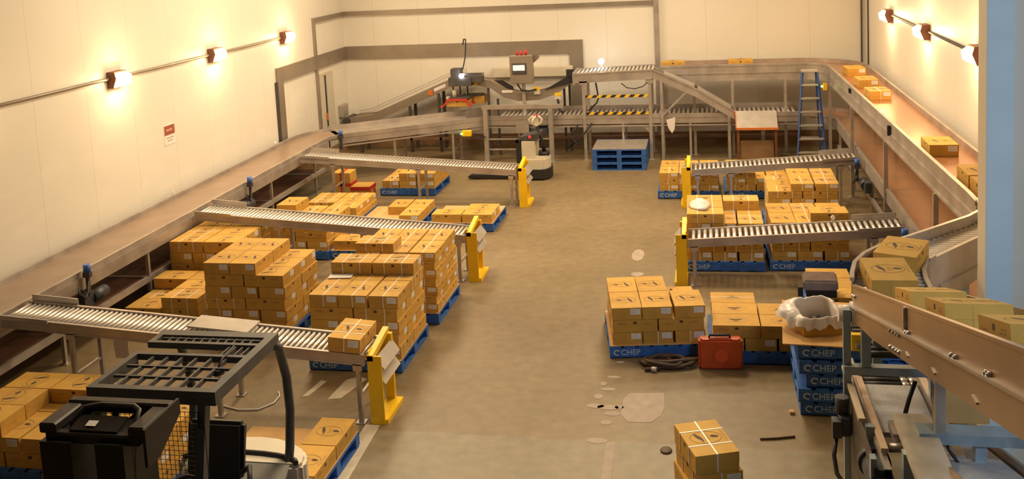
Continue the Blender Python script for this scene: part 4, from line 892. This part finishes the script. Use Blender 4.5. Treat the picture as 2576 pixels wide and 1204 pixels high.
for j in range(7):
    for i in range(n): b.bm.faces.new((rows[j][i], rows[j][(i+1) % n], rows[j+1][(i+1) % n], rows[j+1][i])).smooth = True
part('bag_liner', b, m_bag, t)
heap_o = heap('waste_paper', 1.09, 10.5, .792, .14, .14, .10, m_darkm, 'dark scraps inside the bag-lined carton', 'waste', 9)

# ------------------------------------------------------------------ bolted chute, its curve and the roller link to the high belt
SL = .303
CZ = lambda y: 2.0 + SL*(8.34-y)          # top line of the chute side plate
y0, y1 = 8.30, 3.0
t = thing('bolted_chute', 'heavy bolted steel chute carrying cartons down to the curve', 'chute', (1.4, 6, 0))
def plate(x, hi, lo, th, ys=y0, ye=y1): return [(x, ys, CZ(ys)+hi), (x, ye, CZ(ye)+hi), (x, ye, CZ(ye)+lo), (x, ys, CZ(ys)+lo)]
part('upper_side_plate', B().prism(plate(1.15, .02, -.155, 0), (-.012, 0, 0)).prism(plate(1.16, .03, .012, 0), (-.03, 0, 0)), m_brownplate, t)
part('lower_channel', B().prism([(1.15, 8.33, CZ(8.33)-.15), (1.15, y1, CZ(y1)-.15), (1.15, y1, CZ(y1)-.33), (1.15, 7.2, CZ(7.2)-.33), (1.15, 8.0, CZ(8.0)-.29), (1.15, 8.33, CZ(8.33)-.2)], (-.02, 0, 0)), m_brownplate, t)
part('flange', B().prism(plate(1.16, -.147, -.162, 0), (-.055, 0, 0)), m_galv, t)
part('far_side_plate', B().prism(plate(1.76, .02, -.33, 0), (.02, 0, 0)), m_brownplate, t)
part('chute_bed', B().prism(plate(1.16, -.105, -.13, 0), (.60, 0, 0)), m_galv2, t)
m_bolt = mat('bright_bolts', (.85, .85, .85), .2, .9)
BOLT = B().cyl((.006, 0, 0), (-.012, 0, 0), .013, 8).cyl((.006, 0, 0), (-.005, 0, 0), .02, 12).mesh('bolt', m_bolt)
def bolt(y, dz): put('bolt', BOLT, t, V((1.128, y, CZ(y)+dz))-V(t.location))
for y in (6.52, 6.40, 6.30, 6.22): bolt(y, -.19); bolt(y, -.30)
for y in (8.2, 8.1): bolt(y, -.07)
for y in (6.0, 5.94, 4.9, 4.82, 4.3, 4.25): bolt(y, -.145)
part('joint_strap', B().box(1.118, 6.02, CZ(6.0)-.15, 1.14, 6.06, CZ(6.0)+.0), m_galv, t)
part('slot_plate', B().box(1.122, 6.0, CZ(6.0)-.27, 1.135, 5.93, CZ(6.0)-.26).box(1.122, 5.3, CZ(5.3)-.27, 1.135, 5.23, CZ(5.3)-.26).box(1.122, 4.5, CZ(4.5)-.28, 1.135, 4.42, CZ(4.5)-.27), m_rung, t)
part('pivot_drum', B().cyl((1.02, 8.27, 1.80), (1.2, 8.27, 1.80), .07, 18).cyl((1.12, 8.27, 1.80), (1.20, 8.27, 1.80), .10, 18), m_bag, t)
part('post', B().box(1.05, 8.18, 0, 1.11, 8.24, 1.86), m_bsteel, t)
part('post', B().box(1.19, 8.14, 1.385, 1.26, 8.22, 1.74), m_bsteel, t)
part('post', B().box(1.72, 8.14, 0, 1.79, 8.22, 1.74), m_bsteel, t)
part('post', B().box(1.53, 7.09, 1.38, 1.60, 7.13, CZ(7.1)-.13), m_galv, t)
# sliding cartons
g = 'cartons riding the bolted chute'
rx = -math.atan(SL)
def chute_carton(x, y, rz, h, lb, lift=.012):
    o = carton((x, y, CZ(y)-.105/math.cos(rx)*1.0+lift), 0, h, lb, g, 'bird', None, False, rot=(rx, 0, rz))
    return o
chute_carton(1.49, 7.05, .02, .155, 'carton on the bolted chute just behind the two tumbled ones', .012)
chute_carton(1.46, 5.92, .0, .155, 'carton on the bolted chute in front of the blue column')
chute_carton(1.45, 4.68, .0, .155, 'carton on the bolted chute nearest the frame edge')
# curve at the foot of the chute
og = [(1.14, 8.30), (1.16, 8.45), (1.22, 8.72), (1.34, 8.98), (1.52, 9.22), (1.82, 9.50), (2.50, 10.17), (2.70, 10.44), (2.76, 10.85)]
ig = [(1.76, 8.30), (1.77, 8.55), (1.80, 8.78), (1.88, 9.0), (1.97, 9.13), (2.16, 9.36), (2.70, 10.0), (3.1, 10.5), (3.38, 10.95)]
og2 = [(p[0], p[1]) for p in og]
t = thing('curve_conveyor', 'roller curve joining the bolted chute to the high belt', 'conveyor', (2.0, 9.4, 0))
zr = 1.97
part('outer_guard', B().rail([(x, y, 2.10) for x, y in og], .035, .03).rail([(x, y, 2.08) for x, y in og], .012, .16), m_galv, t)
part('inner_guard', B().rail([(x, y, 2.02) for x, y in ig], .035, .30), m_galv2, t)
part('curve_bed', B().ribbon([(x, y, 1.90) for x, y in ig[:5]], [(x, y, 1.90) for x, y in og2[:5]], .03), m_galv2, t)
for i in range(4):
    f = i/3; a = V((*og[1], zr)).lerp(V((*og[4], zr)), f) if False else None
cr = []
def along(poly, s):
    P = [V((x, y, zr)) for x, y in poly]; tot = sum((P[i+1]-P[i]).length for i in range(len(P)-1)); d = s*tot
    for i in range(len(P)-1):
        l = (P[i+1]-P[i]).length
        if d <= l or i == len(P)-2: return P[i].lerp(P[i+1], min(1, d/l))
        d -= l
N = 34
for i in range(N+1):
    a, c = along(og, .02+.96*i/N), along(ig, .02+.96*i/N); d = c-a
    w = d.length-.05
    put('roller', B().cyl((-w/2, 0, 0), (w/2, 0, 0), .027, 12).mesh('roller', m_roller), t, (a+c)/2-V(t.location), (0, 0, math.atan2(d.y, d.x)))
part('joint_plate', B().obox((1.93, 9.06, 1.87), (.02, .12, .34), Rz(-.6)), m_galv, t)
part('post', B().box(2.28, 9.55, 0, 2.36, 9.63, 1.72), m_bsteel, t)
part('post', B().box(1.42, 9.05, 0, 1.50, 9.13, 1.9), m_bsteel, t)
part('side_panel', B().prism([(2.0, 9.15, 1.75), (2.72, 10.0, 1.75), (2.72, 10.0, 1.66), (2.0, 9.15, 1.58)], (.02, -.015, 0)), m_galv2, t)
carton((1.43, 8.34, 2.012), .0, .155, 'carton turning on the curve, printed oval facing up', 'tumbled cartons at the chute curve', 'bird', None, False, rot=(.02, .0, .03))
carton((1.655, 8.985, 2.0), -.40, .155, 'carton askew against the curve guard behind the turning one', 'tumbled cartons at the chute curve', 'bird', None, False)

# ------------------------------------------------------------------ lower belt machine by the chute
t = thing('belt_machine', 'galvanised belt machine with mesh side guard under the chute', 'machine', (1.45, 7.5, 0))
zb = 1.10
part('belt', B().box(1.24, 7.62, zb-.04, 1.68, 8.46, zb), m_grid, t)
bk = B().cyl((-.235, 0, 0), (.10, 0, 0), .032, 14, 0).cyl((.10, 0, 0), (.155, 0, 0), .032, 14, 1).cyl((.155, 0, 0), (.17, 0, 0), .02, 10, 0).cyl((.17, 0, 0), (.235, 0, 0), .032, 14, 1).mesh('black_roller', [m_dark, m_roller])
for i in range(4): put('black_roller', bk, t, V((1.47, 8.51+i*.085, zb-.03))-V(t.location))
for i in range(7): put('black_roller', bk, t, V((1.52, 8.90+i*.10, zb+.08))-V(t.location))
part('side_frame', B().box(1.17, 7.0, zb-.16, 1.22, 8.9, zb+.04).box(1.70, 7.2, zb-.16, 1.76, 8.9, zb+.06), m_galv, t, )
part('wood_runner', B().prism([(1.18, 7.2, zb+.06), (1.23, 7.2, zb+.06), (1.23, 8.46, zb+.04), (1.18, 8.46, zb+.04)], (0, 0, .03)), mat('runner', (.62, .44, .30), .55, 0, .1, 8), t)
part('crossbar', B().box(1.05, 8.14, 1.32, 1.80, 8.22, 1.39), m_bsteel, t)
part('guard_top_bar', B().bar((1.10, 8.52, 1.22), (1.10, 7.56, 1.22), .05, .03), mat('guard_edge', (.60, .50, .38), .5, .2), t)
b = B()
for i in range(40): z = .35+i*.0215; b.box(1.098, 7.1, z, 1.102, 8.52, z+.006)
for i in range(64): y = 7.1+i*.0222; b.box(1.094, y, .35, 1.098, y+.006, 1.21)
part('mesh_guard', b, m_galv2, t)
part('guard_post', B().box(1.12, 7.50, 0, 1.18, 7.56, 1.2), m_bsteel, t)
part('guard_post', B().box(1.09, 8.46, 0, 1.13, 8.52, 1.24), m_bsteel, t)
part('guard_post', B().box(1.08, 7.02, 0, 1.12, 7.10, 1.2), m_bsteel, t)
part('gear_motor', B().box(.99, 8.0, .84, 1.09, 8.14, 1.02).bevel(.02).cyl((1.02, 8.08, 1.02), (1.02, 8.08, 1.16), .055, 14).box(.93, 7.95, .86, 1.0, 8.05, 1.0), m_motor, t)
part('motor_cable', B().tube([(.96, 7.98, .86), (.93, 7.9, .74), (.94, 7.8, .64), (1.0, 7.7, .58), (1.09, 7.62, .58)], .018, 8), m_dark, t)
part('drive_motor', B().cyl((1.16, 7.35, .98), (1.16, 6.80, .98), .10, 16).cyl((1.16, 7.42, .98), (1.16, 7.35, .98), .12, 16).box(1.10, 7.0, 1.06, 1.22, 7.2, 1.13), m_motor, t)
part('cross_beam', B().box(1.42, 7.08, 1.30, 2.45, 7.24, 1.38), m_bsteel, t)
part('cover_beam', B().prism([(1.30, 7.42, 1.31), (1.56, 7.42, 1.31), (1.52, 5.4, 1.31), (1.28, 5.4, 1.31)], (0, 0, .05)), mat('cover_galv', (.55, .49, .40), .45, .25, .2, 5), t)
part('hanger', B().box(1.80, 7.10, .95, 1.88, 7.18, 1.30), m_bsteel, t)
part('machine_leg', B().box(1.28, 6.9, 0, 1.36, 6.98, 1.31), m_bsteel, t)
part('machine_leg', B().box(2.33, 7.1, 0, 2.41, 7.18, 1.30), m_bsteel, t)
part('under_box', B().box(1.62, 7.55, 1.53, 1.92, 7.8, 1.63), m_plate, t)
part('under_panel', B().box(1.60, 7.5, 1.26, 2.0, 7.52, 1.52), m_slip, t)
part('wiring', B().tube([(1.62, 7.50, 1.58), (1.63, 7.3, 1.52), (1.60, 7.22, 1.40), (1.62, 7.1, 1.26), (1.72, 7.05, 1.12), (1.84, 7.02, 1.06)], .012, 6).tube([(1.50, 7.62, 1.52), (1.44, 7.54, 1.42), (1.40, 7.5, 1.30)], .018, 6), m_dark, t)
part('connector', B().box(1.80, 6.98, 1.0, 1.90, 7.06, 1.12).cyl((1.66, 7.03, 1.10), (1.80, 7.02, 1.06), .03, 10, 1), [m_bluecap, m_dark], t)
part('tensioner', B().box(1.30, 7.40, 1.14, 1.40, 7.62, 1.2).cyl((1.26, 7.35, 1.12), (1.42, 7.35, 1.12), .035, 10), m_galv, t)
# rising belt under the chute
t = thing('rising_belt', 'grooved grey belt rising under the bolted chute', 'conveyor', (1.85, 6.5, 0))
GZ = lambda y: .93+.303*(7.9-y)
b = B().prism([(1.56, 7.9, GZ(7.9)), (1.56, 5.0, GZ(5.0)), (1.56, 5.0, GZ(5.0)-.05), (1.56, 7.9, GZ(7.9)-.05)], (.44, 0, 0))
part('belt', b, m_grid, t)
for x in (1.52, 2.02): part('side_plate', B().prism([(x, 7.95, GZ(7.9)+.05), (x, 5.0, GZ(5.0)+.05), (x, 5.0, GZ(5.0)-.18), (x, 7.95, GZ(7.9)-.18)], (.025, 0, 0)), m_brownplate, t)
for y in (7.5, 5.6):
    for x in (1.53, 2.02): part('leg', B().box(x-.02, y-.03, 0, x+.04, y+.03, GZ(y)-.1), m_bsteel, t)
solid('sensor_box', B().box(1.13, 8.30, 1.46, 1.22, 8.36, 1.60).box(1.16, 8.24, 1.50, 1.20, 8.30, 1.54, 1), [m_yellow, m_galv], 'small yellow box on the posts below the chute end', 'box')

# ------------------------------------------------------------------ light and camera
def area(name, loc, rot, sx, sy, power, colr):
    l = bpy.data.lights.new(name, 'AREA'); l.shape = 'RECTANGLE'; l.size = sx; l.size_y = sy; l.energy = power; l.color = colr
    o = bpy.data.objects.new(name, l); C.objects.link(o); o.location = loc; o.rotation_euler = rot; return o
WARM = (1, .78, .50)
for x, y, p, c in ((-6.0, 20.5, 215, WARM), (-.6, 20.5, 215, WARM), (-6.2, 17.3, 200, WARM), (-.6, 18.0, 200, WARM), (-5.3, 13.9, 225, WARM), (-.8, 14.5, 250, WARM)):
    area('unseen_ceiling_light', (x, y, 6.45), (math.radians(-12), 0, 0), 1.2, 1.2, p, c)
def spot(name, loc, power, colr, r=.08):
    l = bpy.data.lights.new(name, 'POINT'); l.energy = power; l.color = colr; l.shadow_soft_size = r
    o = bpy.data.objects.new(name, l); C.objects.link(o); o.location = loc; return o
LAMP = (1, .67, .33)
for y in (13.69, 16.84, 20.03, 10.5, 7.3): spot('lamp_glow', (XL+.42, y, 3.18), 9 if y > 12 else 8, LAMP)
for y in (14.0, 17.2, 20.45): spot('lamp_glow', (XR-.42, y, 3.18), 16, LAMP)
area('cool_daylight_fill', (2.9, 3.0, 6.0), (math.radians(52), 0, math.radians(10)), 1.2, 1.2, 68, (.74, .87, 1)).data.spread = math.radians(110)  # unseen cool fill, added to brighten column, chute and machine
area('unseen_ceiling_light', (-2.3, 9.2, 6.45), (math.radians(-28), 0, 0), 1.2, 1.2, 150, WARM).data.spread = math.radians(104)  # extra unseen fill, added to brighten the near floor and forklift

w = bpy.data.worlds.new('World'); S.world = w; w.use_nodes = True
w.node_tree.nodes['Background'].inputs['Color'].default_value = (1, .78, .52, 1)
w.node_tree.nodes['Background'].inputs['Strength'].default_value = .02

yaw, pitch, roll, f, cy, H = .19648, .11552, .04984, 2476.5, 145.84, 4.996
fw = V((-math.sin(yaw)*math.cos(pitch), math.cos(yaw)*math.cos(pitch), -math.sin(pitch))); rt = V((math.cos(yaw), math.sin(yaw), 0)); dn = fw.cross(rt)
c_, s_ = math.cos(roll), math.sin(roll)
r2, d2 = rt*c_+dn*s_, dn*c_-rt*s_
cam = bpy.data.cameras.new('Camera'); co = bpy.data.objects.new('Camera', cam); C.objects.link(co)
co.matrix_world = M.Translation((0, 0, H)) @ M((r2, -d2, -fw)).transposed().to_4x4()
cam.sensor_fit = 'HORIZONTAL'; cam.sensor_width = 36; cam.lens = f*36/2576; cam.shift_y = (cy-602)/2576; cam.clip_start = .05
S.camera = co
vs = S.view_settings; vs.view_transform = 'Standard'; vs.look = 'None'; vs.gamma = 1; vs.use_curve_mapping = False; vs.exposure = -0.12
S.cycles.use_denoising = True
S.cycles.max_bounces = 8
S.cycles.sample_clamp_indirect = 6
